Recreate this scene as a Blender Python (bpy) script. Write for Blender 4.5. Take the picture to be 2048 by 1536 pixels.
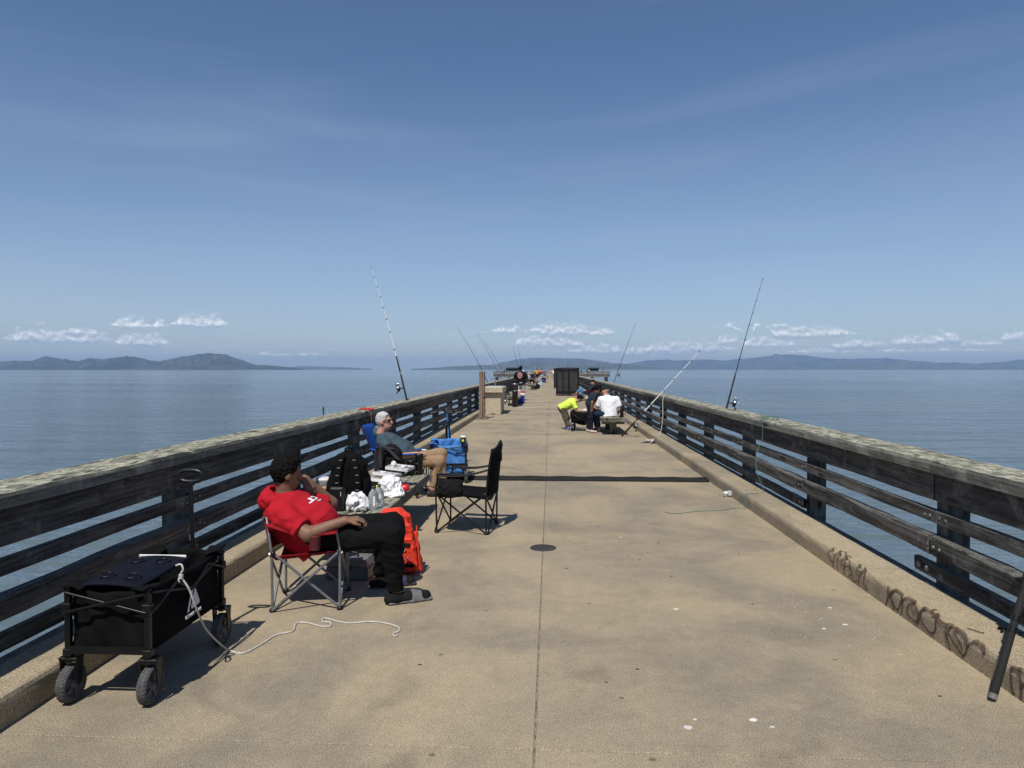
import bpy, bmesh, math, random
import numpy as np
from mathutils import Vector, Matrix, Euler

for o in list(bpy.data.objects): bpy.data.objects.remove(o)
SC = bpy.context.scene
COL = SC.collection
R = math.radians
random.seed(7)

# ------------------------------------------------------------------ camera
F_PX, CAM_H = 1420.0, 1.65                    # focal length in pixels of the 2048 px wide photograph, eye height
cam = bpy.data.cameras.new('camera')
cam.sensor_fit = 'HORIZONTAL'; cam.sensor_width = 36.0
cam.lens = 36.0 * F_PX / 2048.0
cam.clip_start = 0.05; cam.clip_end = 120000.0
camo = bpy.data.objects.new('camera', cam); COL.objects.link(camo)
camo.location = (0, 0, CAM_H)
camo.rotation_euler = (R(90) - math.atan(29 / F_PX), 0, math.atan(77 / F_PX))
SC.camera = camo

# ------------------------------------------------------------------ light
SUN_EL, SUN_ROT = R(57), R(180 + 13.6)
# low clouds: (u, v, half width, half height) in photo pixels -> azimuth / elevation, two layers
CLOUDS = [
    [(240, 661, 40, 11), (385, 656, 62, 13), (745, 713, 24, 3), (1128, 664, 60, 13), (1478, 655, 42, 7), (1600, 675, 100, 11), (1868, 688, 30, 11), (1992, 688, 28, 9)],
    [(300, 660, 18, 9), (540, 711, 46, 6), (1015, 662, 36, 8), (1200, 667, 30, 9), (1370, 700, 100, 13), (1550, 657, 20, 4), (1700, 696, 60, 9), (1930, 696, 60, 7)],
    [(80, 688, 120, 15), (615, 710, 36, 5), (1095, 688, 74, 17), (1300, 706, 80, 9), (1530, 692, 66, 11), (1810, 692, 58, 10)],
    [(130, 676, 60, 7), (260, 692, 60, 15), (1080, 660, 26, 7), (1190, 702, 70, 11), (1450, 684, 26, 9), (1760, 706, 240, 7)]]

world = bpy.data.worlds.new('World'); SC.world = world; world.use_nodes = True
def build_world():
    nt = world.node_tree; N = nt.nodes; L = nt.links; N.clear()
    def nd(t, **kw):
        n = N.new(t)
        for k, v in kw.items(): setattr(n, k, v)
        return n
    def val(sock, x):
        if isinstance(x, (int, float)): sock.default_value = x
        else: L.new(x, sock)
    def m(op, a, b=0.0, c=None, clamp=False):
        n = nd('ShaderNodeMath', operation=op, use_clamp=clamp)
        val(n.inputs[0], a); val(n.inputs[1], b)
        if c is not None: val(n.inputs[2], c)
        return n.outputs[0]
    sky = nd('ShaderNodeTexSky', sky_type='NISHITA', sun_disc=False)
    sky.sun_elevation = SUN_EL; sky.sun_rotation = SUN_ROT
    sky.air_density = SKY_AIR; sky.dust_density = SKY_DUST; sky.ozone_density = SKY_OZ; sky.altitude = 0
    tc = nd('ShaderNodeTexCoord'); sp = nd('ShaderNodeSeparateXYZ'); L.new(tc.outputs['Generated'], sp.inputs[0])
    az = m('ARCTAN2', sp.outputs[0], sp.outputs[1]); el = m('ARCSINE', sp.outputs[2])
    def layer(az, el, clouds):
        p = m('PINGPONG', m('MULTIPLY_ADD', az, 1 / 1.44, .5), 1.0)
        rp = nd('ShaderNodeValToRGB'); L.new(p, rp.inputs[0]); cr = rp.color_ramp
        st = []
        for (u, v, w_, h_) in clouds:
            e = (739 - v) / F_PX / .08; g = 1.15 * h_ / F_PX / .02; w_ *= 1.05
            for uu, gg in ((u - w_, 0), (u - w_ * .55, g), (u + w_ * .55, g), (u + w_, 0)):
                st.append((math.atan((uu - 1101) / F_PX) / 1.44 + .5, e, gg))
        st.sort(); st = [q for i, q in enumerate(st) if i == 0 or q[0] - st[i - 1][0] > .0006 or q[2] > 0]
        while len(st) > 32: st.pop(min((i for i in range(1, len(st)) if st[i][2] == 0), key=lambda i: st[i][0] - st[i - 1][0]))
        while len(cr.elements) < len(st): cr.elements.new(.5)
        for e_, q in zip(cr.elements, st): e_.position = q[0]; e_.color = (q[1], q[2], 0, 1)
        sx = nd('ShaderNodeSeparateColor'); L.new(rp.outputs[0], sx.inputs[0])
        dy = m('SUBTRACT', el, m('MULTIPLY', sx.outputs[0], .08)); hh = m('MULTIPLY_ADD', sx.outputs[1], .02, .0012)
        dy = m('MULTIPLY', dy, m('MULTIPLY_ADD', m('LESS_THAN', dy, 0.0), 0.8, 1.0))
        prs = m('MULTIPLY', sx.outputs[1], 2.6, clamp=True)
        return m('SUBTRACT', prs, m('DIVIDE', m('ABSOLUTE', dy), hh))
    def density(az, el):
        cv = nd('ShaderNodeCombineXYZ'); val(cv.inputs[0], m('MULTIPLY', az, 1.0)); val(cv.inputs[1], m('MULTIPLY', el, 1.25))
        nz = nd('ShaderNodeTexNoise'); nz.inputs['Scale'].default_value = 125; nz.inputs['Detail'].default_value = 5; nz.inputs['Roughness'].default_value = .56
        L.new(cv.outputs[0], nz.inputs['Vector'])
        best = layer(az, el, CLOUDS[0])
        for c_ in CLOUDS[1:]: best = m('MAXIMUM', best, layer(az, el, c_))
        return m('ADD', m('MAXIMUM', best, -1.6), m('MULTIPLY', m('SUBTRACT', nz.outputs[0], .47), 2.7))
    D0 = density(az, el); D1 = density(m('ADD', az, -.0015), m('ADD', el, 0.0048))
    alpha = nd('ShaderNodeMapRange', interpolation_type='SMOOTHSTEP'); L.new(D0, alpha.inputs[0])
    alpha.inputs[1].default_value = -.25; alpha.inputs[2].default_value = 1.15; alpha.inputs[4].default_value = .95
    shade = m('MULTIPLY_ADD', m('SUBTRACT', D0, D1), 0.52, 0.24, clamp=True)
    cc = nd('ShaderNodeMix', data_type='RGBA'); L.new(shade, cc.inputs[0])
    cc.inputs[6].default_value = CLOUD_LO; cc.inputs[7].default_value = CLOUD_HI
    # faint high cirrus
    cv = nd('ShaderNodeCombineXYZ'); val(cv.inputs[0], m('MULTIPLY_ADD', el, -2.3, az)); val(cv.inputs[1], m('MULTIPLY', el, 7.5))
    n3 = nd('ShaderNodeTexNoise'); n3.inputs['Scale'].default_value = 1.5; n3.inputs['Detail'].default_value = 7; n3.inputs['Roughness'].default_value = .52
    n3.inputs['Distortion'].default_value = .5
    L.new(cv.outputs[0], n3.inputs['Vector'])
    ci = nd('ShaderNodeMapRange', interpolation_type='SMOOTHSTEP'); L.new(n3.outputs[0], ci.inputs[0])
    ci.inputs[1].default_value = .48; ci.inputs[2].default_value = .90; ci.inputs[4].default_value = .22
    veil = nd('ShaderNodeMapRange', interpolation_type='SMOOTHSTEP'); L.new(el, veil.inputs[0]); veil.inputs[1].default_value = .42; veil.inputs[2].default_value = .02; veil.inputs[3].default_value = .0; veil.inputs[4].default_value = .34
    n5 = nd('ShaderNodeTexNoise'); n5.inputs['Scale'].default_value = .9; n5.inputs['Detail'].default_value = 3; L.new(cv.outputs[0], n5.inputs['Vector'])
    va = m('ADD', m('MULTIPLY', veil.outputs[0], m('MULTIPLY_ADD', n5.outputs[0], 1.4, .15)), ci.outputs[0], clamp=True)
    mx0 = nd('ShaderNodeMix', data_type='RGBA'); L.new(va, mx0.inputs[0])
    gr = nd('ShaderNodeMix', data_type='RGBA', blend_type='MULTIPLY'); gr.inputs[0].default_value = 1
    L.new(sky.outputs[0], gr.inputs[6]); gr.inputs[7].default_value = SKY_TINT
    L.new(gr.outputs[2], mx0.inputs[6]); mx0.inputs[7].default_value = CIRRUS
    mx = nd('ShaderNodeMix', data_type='RGBA'); L.new(alpha.outputs[0], mx.inputs[0])
    L.new(mx0.outputs[2], mx.inputs[6]); L.new(cc.outputs[2], mx.inputs[7])
    bg = nd('ShaderNodeBackground'); bg.inputs[1].default_value = SKY_STR; L.new(mx.outputs[2], bg.inputs[0])
    out = nd('ShaderNodeOutputWorld'); L.new(bg.outputs[0], out.inputs[0])
SKY_STR, SKY_AIR, SKY_DUST, SKY_OZ = 0.078, 1.0, 0.15, 4.0
SKY_TINT = (.96, 1.0, 1.12, 1)
CLOUD_LO, CLOUD_HI, CIRRUS = (4.6, 5.6, 7.2, 1), (15.0, 15.2, 15.3, 1), (6.2, 7.2, 8.4, 1)
build_world()
sun = bpy.data.lights.new('sun', 'SUN'); sun.energy = 4.3; sun.angle = R(.53); sun.color = (1, .95, .87)
suno = bpy.data.objects.new('sun', sun); COL.objects.link(suno)
_sd = Vector((math.sin(SUN_ROT) * math.cos(SUN_EL), math.cos(SUN_ROT) * math.cos(SUN_EL), math.sin(SUN_EL)))
suno.rotation_euler = (-_sd).to_track_quat('-Z', 'Y').to_euler(); suno.location = (-5, -20, 30)
VS = SC.view_settings
VS.view_transform = 'Standard'; VS.look = 'None'; VS.gamma = 1; VS.exposure = 0.12; VS.use_curve_mapping = False
SC.render.engine = 'CYCLES'
SC.cycles.volume_bounces = 0; SC.cycles.max_bounces = 6; SC.cycles.transparent_max_bounces = 12

# ------------------------------------------------------------------ helpers
_CR = camo.rotation_euler.to_matrix()
def ray(u, v): return _CR @ Vector(((u - 1024) / F_PX, (768 - v) / F_PX, -1.0))
def G(u, v, z=0.0):                            # photo pixel -> point on the level z
    d = ray(u, v); t = (z - CAM_H) / d.z; return Vector((d.x * t, d.y * t, z))
def A(u, v, y):                                # photo pixel -> point at distance y down the pier
    d = ray(u, v); t = y / d.y; return Vector((d.x * t, y, CAM_H + d.z * t))

MATS = {}
def mat(name, col, rough=.7, metal=0.0, var=.25, vscale=6.0, bump=0.0, bscale=60.0, stretch=(1, 1, 1), spec=.5, alpha=1.0, trans=0.0, ior=1.45, col2=None, coat=0.0, obj=False):
    if name in MATS: return MATS[name]
    mm = bpy.data.materials.new(name); mm.use_nodes = True; nt = mm.node_tree; N = nt.nodes; L = nt.links
    b = N['Principled BSDF']; b.inputs['Roughness'].default_value = rough; b.inputs['Metallic'].default_value = metal
    b.inputs['Specular IOR Level'].default_value = spec; b.inputs['IOR'].default_value = ior
    b.inputs['Alpha'].default_value = alpha; b.inputs['Transmission Weight'].default_value = trans; b.inputs['Coat Weight'].default_value = coat
    tc = N.new('ShaderNodeTexCoord'); mp = N.new('ShaderNodeMapping'); L.new(tc.outputs['Object'], mp.inputs[0])
    mp.inputs['Scale'].default_value = stretch
    nz = N.new('ShaderNodeTexNoise'); nz.inputs['Scale'].default_value = vscale; nz.inputs['Detail'].default_value = 5; nz.inputs['Roughness'].default_value = .6
    L.new(mp.outputs[0], nz.inputs['Vector'])
    rp = N.new('ShaderNodeMapRange'); L.new(nz.outputs[0], rp.inputs[0]); rp.inputs[1].default_value = .3; rp.inputs[2].default_value = .7
    mx = N.new('ShaderNodeMix'); mx.data_type = 'RGBA'; L.new(rp.outputs[0], mx.inputs[0])
    c = Vector(col[:3])
    lo = [max(0, x * (1 - var)) for x in c]; hi = [min(1, x * (1 + var)) for x in c]
    if col2 is not None: lo, hi = list(c), list(col2)
    mx.inputs[6].default_value = (*lo, 1); mx.inputs[7].default_value = (*hi, 1)
    L.new(mx.outputs[2], b.inputs['Base Color'])
    if bump:
        n2 = N.new('ShaderNodeTexNoise'); n2.inputs['Scale'].default_value = bscale; n2.inputs['Detail'].default_value = 4
        L.new(mp.outputs[0], n2.inputs['Vector'])
        bp = N.new('ShaderNodeBump'); bp.inputs['Strength'].default_value = bump; bp.inputs['Distance'].default_value = .01
        L.new(n2.outputs[0], bp.inputs['Height']); L.new(bp.outputs[0], b.inputs['Normal'])
    MATS[name] = mm
    return mm

def link(name, me, m=None, parent=None, loc=None, rot=None):
    o = bpy.data.objects.new(name, me); COL.objects.link(o)
    if m is not None and me is not None and len(me.materials) == 0: me.materials.append(m)
    if parent is not None: o.parent = parent
    if loc is not None: o.location = loc
    if rot is not None: o.rotation_euler = rot
    return o
def tag(o, label, cat, group=None):
    o['label'] = label; o['category'] = cat
    if group: o['group'] = group
    return o
def struct(o): o['kind'] = 'structure'; return o
def thing(name, label, cat, loc=(0, 0, 0), rz=0.0, group=None):
    o = bpy.data.objects.new(name, None); COL.objects.link(o); o.empty_display_size = .1
    o.location = loc; o.rotation_euler = (0, 0, rz)
    return tag(o, label, cat, group)
def copy_tree(o, parent=None):
    c = o.copy(); COL.objects.link(c)
    if parent is not None: c.parent = parent
    for ch in list(o.children): copy_tree(ch, c)
    return c

class MB:
    """collects simple solids, builds ONE mesh object"""
    def __init__(s): s.v = []; s.f = []; s.sm = []
    def add(s, verts, faces, smooth=False):
        n = len(s.v); s.v += [tuple(v) for v in verts]; s.f += [tuple(i + n for i in f) for f in faces]; s.sm += [smooth] * len(faces)
        return s
    def box(s, lo, hi, M=None, ch=0.0):
        x0, y0, z0 = lo; x1, y1, z1 = hi
        if ch > 0:
            bm = bmesh.new(); bmesh.ops.create_cube(bm, size=1)
            for v in bm.verts: v.co = Vector(((v.co.x + .5) * (x1 - x0) + x0, (v.co.y + .5) * (y1 - y0) + y0, (v.co.z + .5) * (z1 - z0) + z0))
            bmesh.ops.bevel(bm, geom=bm.edges[:], offset=ch, segments=1, affect='EDGES')
            bm.verts.index_update()
            V = [v.co.copy() for v in bm.verts]; Fc = [[v.index for v in f.verts] for f in bm.faces]; bm.free()
        else:
            V = [Vector(p) for p in ((x0, y0, z0), (x1, y0, z0), (x1, y1, z0), (x0, y1, z0), (x0, y0, z1), (x1, y0, z1), (x1, y1, z1), (x0, y1, z1))]
            Fc = [(0, 3, 2, 1), (4, 5, 6, 7), (0, 1, 5, 4), (1, 2, 6, 5), (2, 3, 7, 6), (3, 0, 4, 7)]
        if M is not None: V = [M @ v for v in V]
        return s.add(V, Fc)
    def tube(s, pts, r, n=8, caps=True, closed=False, smooth=True):
        pts = [Vector(p) for p in pts]; k = len(pts)
        rs = r if isinstance(r, (list, tuple)) else [r] * k
        V = []; Fc = []; up = None
        for i, p in enumerate(pts):
            if closed: t = pts[(i + 1) % k] - pts[i - 1]
            else: t = pts[min(i + 1, k - 1)] - pts[max(i - 1, 0)]
            if t.length < 1e-9: t = Vector((0, 0, 1))
            t.normalize()
            if up is None: up = Vector((0, 0, 1)) if abs(t.z) < .9 else Vector((1, 0, 0))
            a = (up - t * up.dot(t))
            if a.length < 1e-5: a = t.orthogonal()
            a.normalize(); up = a; b = t.cross(a)
            for j in range(n):
                an = 2 * math.pi * j / n; V.append(p + (a * math.cos(an) + b * math.sin(an)) * rs[i])
        for i in range(k if closed else k - 1):
            i2 = (i + 1) % k
            for j in range(n): Fc.append((i * n + j, i * n + (j + 1) % n, i2 * n + (j + 1) % n, i2 * n + j))
        s.add(V, Fc, smooth)
        if caps and not closed:
            s.add(V[:n], [tuple(range(n))[::-1]]); s.add(V[-n:], [tuple(range(n))])
        return s
    def lathe(s, prof, n=20, M=None, smooth=True):
        V = []; Fc = []
        for (r, z) in prof:
            for j in range(n):
                an = 2 * math.pi * j / n; V.append(Vector((r * math.cos(an), r * math.sin(an), z)))
        for i in range(len(prof) - 1):
            for j in range(n): Fc.append((i * n + j, i * n + (j + 1) % n, (i + 1) * n + (j + 1) % n, (i + 1) * n + j))
        if M is not None: V = [M @ v for v in V]
        s.add(V, Fc, smooth)
        return s
    def prism(s, poly, z0, z1, M=None):           # polygon in xy extruded
        n = len(poly); V = [Vector((x, y, z0)) for x, y in poly] + [Vector((x, y, z1)) for x, y in poly]
        Fc = [tuple(range(n))[::-1], tuple(range(n, 2 * n))] + [(i, (i + 1) % n, n + (i + 1) % n, n + i) for i in range(n)]
        if M is not None: V = [M @ v for v in V]
        return s.add(V, Fc)
    def grid(s, fn, nu, nv, thick=0.0, smooth=True):
        P = [[Vector(fn(i / nu, j / nv)) for j in range(nv + 1)] for i in range(nu + 1)]
        V = [p for r_ in P for p in r_]; w = nv + 1
        Fc = [(i * w + j, (i + 1) * w + j, (i + 1) * w + j + 1, i * w + j + 1) for i in range(nu) for j in range(nv)]
        if not thick: return s.add(V, Fc, smooth)
        nrm = [Vector() for _ in V]
        for f in Fc:
            nn = (V[f[1]] - V[f[0]]).cross(V[f[3]] - V[f[0]])
            for i in f: nrm[i] += nn
        V2 = [v - (nn.normalized() if nn.length > 0 else Vector((0, 0, 1))) * thick for v, nn in zip(V, nrm)]
        m = len(V); F2 = [tuple(i + m for i in f[::-1]) for f in Fc]
        bd = [(i * w, (i + 1) * w) for i in range(nu)] + [(nu * w + j, nu * w + j + 1) for j in range(nv)] + \
             [((i + 1) * w + nv, i * w + nv) for i in range(nu)] + [(j + 1, j) for j in range(nv)]
        F3 = [(b, a, a + m, b + m) for a, b in bd]
        return s.add(V + V2, Fc + F2 + F3, smooth)
    def mesh(s, name='mesh'):
        me = bpy.data.meshes.new(name); me.from_pydata(s.v, [], s.f)
        me.polygons.foreach_set('use_smooth', s.sm); me.update()
        return me
    def build(s, name, m, parent=None, loc=None, rot=None):
        return link(name, s.mesh(name), m, parent, loc, rot)

def Rm(rx=0, ry=0, rz=0, loc=(0, 0, 0)): return Matrix.Translation(loc) @ Euler((rx, ry, rz)).to_matrix().to_4x4()
def frame(o, z, x=None):                        # matrix with local z along z
    z = Vector(z).normalized(); x = Vector(x) if x is not None else z.orthogonal()
    x = (x - z * x.dot(z)).normalized(); y = z.cross(x)
    M = Matrix((x, y, z)).transposed().to_4x4(); M.translation = Vector(o); return M
def catmull(P, n=6):
    P = [Vector(p) for p in P]; Q = [P[0]] + P + [P[-1]]; out = []
    for i in range(1, len(Q) - 2):
        for k in range(n):
            t = k / n; a, b, c, d = Q[i - 1], Q[i], Q[i + 1], Q[i + 2]
            out.append(.5 * ((2 * b) + (c - a) * t + (2 * a - 5 * b + 4 * c - d) * t * t + (-a + 3 * b - 3 * c + d) * t ** 3))
    return out + [P[-1]]

# ---- smooth blended solids (bodies, clothes, bags) on a grid, skinned with surface nets
def V3(p): return np.array([p[0], p[1], p[2]], dtype=np.float32)
def rc(a, b, ra, rb, wide=None, wf=1.0, cuta=False, cutb=False):
    a, b = V3(a), V3(b); m = max(ra, rb) * max(1, wf)
    ab = b - a; L2 = float(ab @ ab) + 1e-9; Ln = math.sqrt(L2)
    wd = None if wide is None else V3(Vector(wide).normalized())
    def f(X, Y, Z):
        px, py, pz = X - a[0], Y - a[1], Z - a[2]
        tu = (px * ab[0] + py * ab[1] + pz * ab[2]) / L2; t = np.clip(tu, 0, 1)
        qx, qy, qz = px - t * ab[0], py - t * ab[1], pz - t * ab[2]
        if wd is not None:
            s = (qx * wd[0] + qy * wd[1] + qz * wd[2]) * (1 / wf - 1)
            qx, qy, qz = qx + wd[0] * s, qy + wd[1] * s, qz + wd[2] * s
        d = np.sqrt(qx * qx + qy * qy + qz * qz) - (ra + (rb - ra) * t)
        if cuta: d = np.maximum(d, -tu * Ln)
        if cutb: d = np.maximum(d, (tu - 1) * Ln)
        return d
    return f, np.minimum(a, b) - m, np.maximum(a, b) + m
def el(c, r, M=None):
    c = V3(c); r = V3(r); mr = float(r.max())
    Q = None if M is None else np.array(M.to_3x3().inverted(), dtype=np.float32)
    def f(X, Y, Z):
        x, y, z = X - c[0], Y - c[1], Z - c[2]
        if Q is not None: x, y, z = (Q[0, 0] * x + Q[0, 1] * y + Q[0, 2] * z, Q[1, 0] * x + Q[1, 1] * y + Q[1, 2] * z, Q[2, 0] * x + Q[2, 1] * y + Q[2, 2] * z)
        x, y, z = x / r[0], y / r[1], z / r[2]
        k0 = np.sqrt(x * x + y * y + z * z); x, y, z = x / r[0], y / r[1], z / r[2]
        return k0 * (k0 - 1) / (np.sqrt(x * x + y * y + z * z) + 1e-6)
    return f, c - mr, c + mr
def bx(c, hs, rd=.01, M=None):
    c = V3(c); hs = V3(hs); mr = float(np.linalg.norm(hs))
    Q = None if M is None else np.array(M.to_3x3().inverted(), dtype=np.float32)
    def f(X, Y, Z):
        x, y, z = X - c[0], Y - c[1], Z - c[2]
        if Q is not None: x, y, z = (Q[0, 0] * x + Q[0, 1] * y + Q[0, 2] * z, Q[1, 0] * x + Q[1, 1] * y + Q[1, 2] * z, Q[2, 0] * x + Q[2, 1] * y + Q[2, 2] * z)
        x, y, z = np.abs(x) - hs[0] + rd, np.abs(y) - hs[1] + rd, np.abs(z) - hs[2] + rd
        o = np.sqrt(np.maximum(x, 0) ** 2 + np.maximum(y, 0) ** 2 + np.maximum(z, 0) ** 2)
        return o + np.minimum(np.maximum(x, np.maximum(y, z)), 0) - rd
    return f, c - mr, c + mr
def half(p, n):                                # the side n points to (used to cut away)
    p = V3(p); n = V3(Vector(n).normalized())
    return (lambda X, Y, Z: -((X - p[0]) * n[0] + (Y - p[1]) * n[1] + (Z - p[2]) * n[2])), None, None
_CX = [(0, 0, 0), (1, 0, 0), (0, 1, 0), (1, 1, 0), (0, 0, 1), (1, 0, 1), (0, 1, 1), (1, 1, 1)]
_ED = [(0, 1), (2, 3), (4, 5), (6, 7), (0, 2), (1, 3), (4, 6), (5, 7), (0, 4), (1, 5), (2, 6), (3, 7)]
def sdf_mesh(name, prims, h, cuts=(), disp=None):
    """prims: (prim, k) blended with smooth radius k; cuts: prims taken away"""
    lo = np.min([p[0][1] for p in prims], axis=0) - 3 * h - .02; hi = np.max([p[0][2] for p in prims], axis=0) + 3 * h + .02
    n = np.ceil((hi - lo) / h).astype(int) + 1
    Fd = np.full(n, 1.0, dtype=np.float32)
    ax = [lo[i] + h * np.arange(n[i], dtype=np.float32) for i in range(3)]
    def box(pl, ph, mg):
        a = np.clip(np.floor((pl - mg - lo) / h).astype(int), 0, n - 1); b = np.clip(np.ceil((ph + mg - lo) / h).astype(int) + 1, 1, n)
        return tuple(slice(a[i], b[i]) for i in range(3))
    def coords(sl): return ax[0][sl[0]][:, None, None], ax[1][sl[1]][None, :, None], ax[2][sl[2]][None, None, :]
    for (f, pl, ph), k in prims:
        sl = box(pl, ph, k + 2 * h + .01); d = f(*coords(sl)); old = Fd[sl]
        if k > 0:
            q = np.maximum(k - np.abs(old - d), 0) / k; Fd[sl] = np.minimum(old, d) - q * q * k * .25
        else: Fd[sl] = np.minimum(old, d)
    full = tuple(slice(0, m) for m in n)
    for f, pl, ph in cuts:
        sl = full if pl is None else box(pl, ph, 2 * h)
        Fd[sl] = np.maximum(Fd[sl], -f(*coords(sl)))
    S = Fd < 0; c = np.zeros(n - 1, dtype=np.int8)
    for dx, dy, dz in _CX: c += S[dx:n[0] - 1 + dx, dy:n[1] - 1 + dy, dz:n[2] - 1 + dz]
    act = np.argwhere((c > 0) & (c < 8))
    vals = np.stack([Fd[act[:, 0] + d[0], act[:, 1] + d[1], act[:, 2] + d[2]] for d in _CX], 1)
    pos = np.zeros((len(act), 3)); cnt = np.zeros(len(act))
    C8 = np.array(_CX, dtype=float)
    for i, j in _ED:
        x = (vals[:, i] < 0) != (vals[:, j] < 0); t = vals[x, i] / (vals[x, i] - vals[x, j])
        pos[x] += C8[i] + (C8[j] - C8[i]) * t[:, None]; cnt[x] += 1
    P = lo + h * (act + pos / cnt[:, None])
    idx = np.full(n - 1, -1, dtype=np.int64); idx[act[:, 0], act[:, 1], act[:, 2]] = np.arange(len(act))
    quads = []
    for a in range(3):
        s0 = [slice(0, n[0]), slice(0, n[1]), slice(0, n[2])]; s1 = list(s0)
        s0[a] = slice(0, n[a] - 1); s1[a] = slice(1, n[a])
        E = np.argwhere(S[tuple(s0)] != S[tuple(s1)])
        b, cc = (a + 1) % 3, (a + 2) % 3
        E = E[(E[:, b] > 0) & (E[:, cc] > 0) & (E[:, b] < n[b] - 1) & (E[:, cc] < n[cc] - 1)]
        q = []
        for db, dc in ((-1, -1), (0, -1), (0, 0), (-1, 0)):
            e = E.copy(); e[:, b] += db; e[:, cc] += dc; q.append(idx[e[:, 0], e[:, 1], e[:, 2]])
        q = np.stack(q, 1); flip = ~S[E[:, 0], E[:, 1], E[:, 2]]
        q[flip] = q[flip][:, ::-1]; quads.append(q)
    Q = np.concatenate(quads); Q = Q[(Q >= 0).all(1)]
    if disp is not None: P = P + disp(P)
    me = bpy.data.meshes.new(name)
    me.vertices.add(len(P)); me.vertices.foreach_set('co', P.astype(np.float32).ravel())
    me.loops.add(len(Q) * 4); me.loops.foreach_set('vertex_index', Q.astype(np.int32).ravel())
    me.polygons.add(len(Q)); me.polygons.foreach_set('loop_start', np.arange(0, len(Q) * 4, 4, dtype=np.int32))
    me.update(calc_edges=True); me.validate()
    me.polygons.foreach_set('use_smooth', np.ones(len(me.polygons), dtype=bool)); me.update()
    return me
def wrinkle(amp, fr, seed=0, dirs=9):
    rg = np.random.RandomState(seed); K = rg.normal(size=(dirs, 3)); K /= np.linalg.norm(K, axis=1)[:, None]; K *= (fr * (0.5 + rg.rand(dirs)))[:, None]
    ph = rg.rand(dirs) * 6.28; Dv = rg.normal(size=(dirs, 3)); Dv /= np.linalg.norm(Dv, axis=1)[:, None]
    W = rg.normal(size=(dirs, 3)) * fr * .25
    def f(P):
        o = np.zeros_like(P)
        for i in range(dirs):
            s = np.sin(P @ K[i] + ph[i] + 1.3 * np.sin(P @ W[i])); s = (1 - np.abs(s)) ** 2 * 2.2 - .7      # creases: narrow ridges between broad flats
            o += (s[:, None]) * Dv[i] * amp / math.sqrt(dirs) * 1.4
        return o
    return f
# ================================================================== materials of the setting
def nodes_mat(name):
    mm = bpy.data.materials.new(name); mm.use_nodes = True; MATS[name] = mm
    nt = mm.node_tree; N, L = nt.nodes, nt.links
    class K: pass
    k = K(); k.m = mm; k.N = N; k.L = L; k.b = N['Principled BSDF']
    def put(s, x):
        if hasattr(x, 'links') or isinstance(x, bpy.types.NodeSocket): L.new(x, s)
        elif isinstance(x, (tuple, list)) and len(x) == 3 and s.type == 'RGBA': s.default_value = (*x, 1)
        else: s.default_value = x
    k.put = put
    geo = N.new('ShaderNodeNewGeometry'); k.pos = geo.outputs['Position']; k.nrm = geo.outputs['Normal']
    def mapv(scale, vec=None, loc=(0, 0, 0)):
        mp = N.new('ShaderNodeMapping'); L.new(vec or k.pos, mp.inputs[0]); mp.inputs['Scale'].default_value = scale; mp.inputs['Location'].default_value = loc
        return mp.outputs[0]
    def noise(scale, detail=4, rough=.55, vec=None, dist=0.0):
        n = N.new('ShaderNodeTexNoise'); L.new(vec or k.pos, n.inputs['Vector']); n.inputs['Scale'].default_value = scale
        n.inputs['Detail'].default_value = detail; n.inputs['Roughness'].default_value = rough; n.inputs['Distortion'].default_value = dist; return n.outputs[0]
    def ramp(x, a, b, c=0.0, d=1.0):
        n = N.new('ShaderNodeMapRange'); n.interpolation_type = 'SMOOTHSTEP'; L.new(x, n.inputs[0])
        for i, v in enumerate((a, b, c, d)): n.inputs[i + 1].default_value = v
        return n.outputs[0]
    def mix(f, a, b, mode='MIX'):
        n = N.new('ShaderNodeMix'); n.data_type = 'RGBA'; n.blend_type = mode
        put(n.inputs[0], f); put(n.inputs[6], a); put(n.inputs[7], b); return n.outputs[2]
    def math_(op, a, b=0.0, clamp=False):
        n = N.new('ShaderNodeMath'); n.operation = op; n.use_clamp = clamp; put(n.inputs[0], a); put(n.inputs[1], b); return n.outputs[0]
    def bump(h, strength, dist=.01, nrm=None):
        n = N.new('ShaderNodeBump'); put(n.inputs['Height'], h); n.inputs['Strength'].default_value = strength; n.inputs['Distance'].default_value = dist
        if nrm is not None: L.new(nrm, n.inputs['Normal'])
        return n.outputs[0]
    k.mapv, k.noise, k.ramp, k.mix, k.math, k.bump = mapv, noise, ramp, mix, math_, bump
    s = N.new('ShaderNodeSeparateXYZ'); L.new(k.nrm, s.inputs[0]); k.nz = s.outputs[2]
    s2 = N.new('ShaderNodeSeparateXYZ'); L.new(k.pos, s2.inputs[0]); k.x, k.y, k.z = s2.outputs
    oi = N.new('ShaderNodeObjectInfo'); k.rnd = oi.outputs['Random']
    return k

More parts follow.
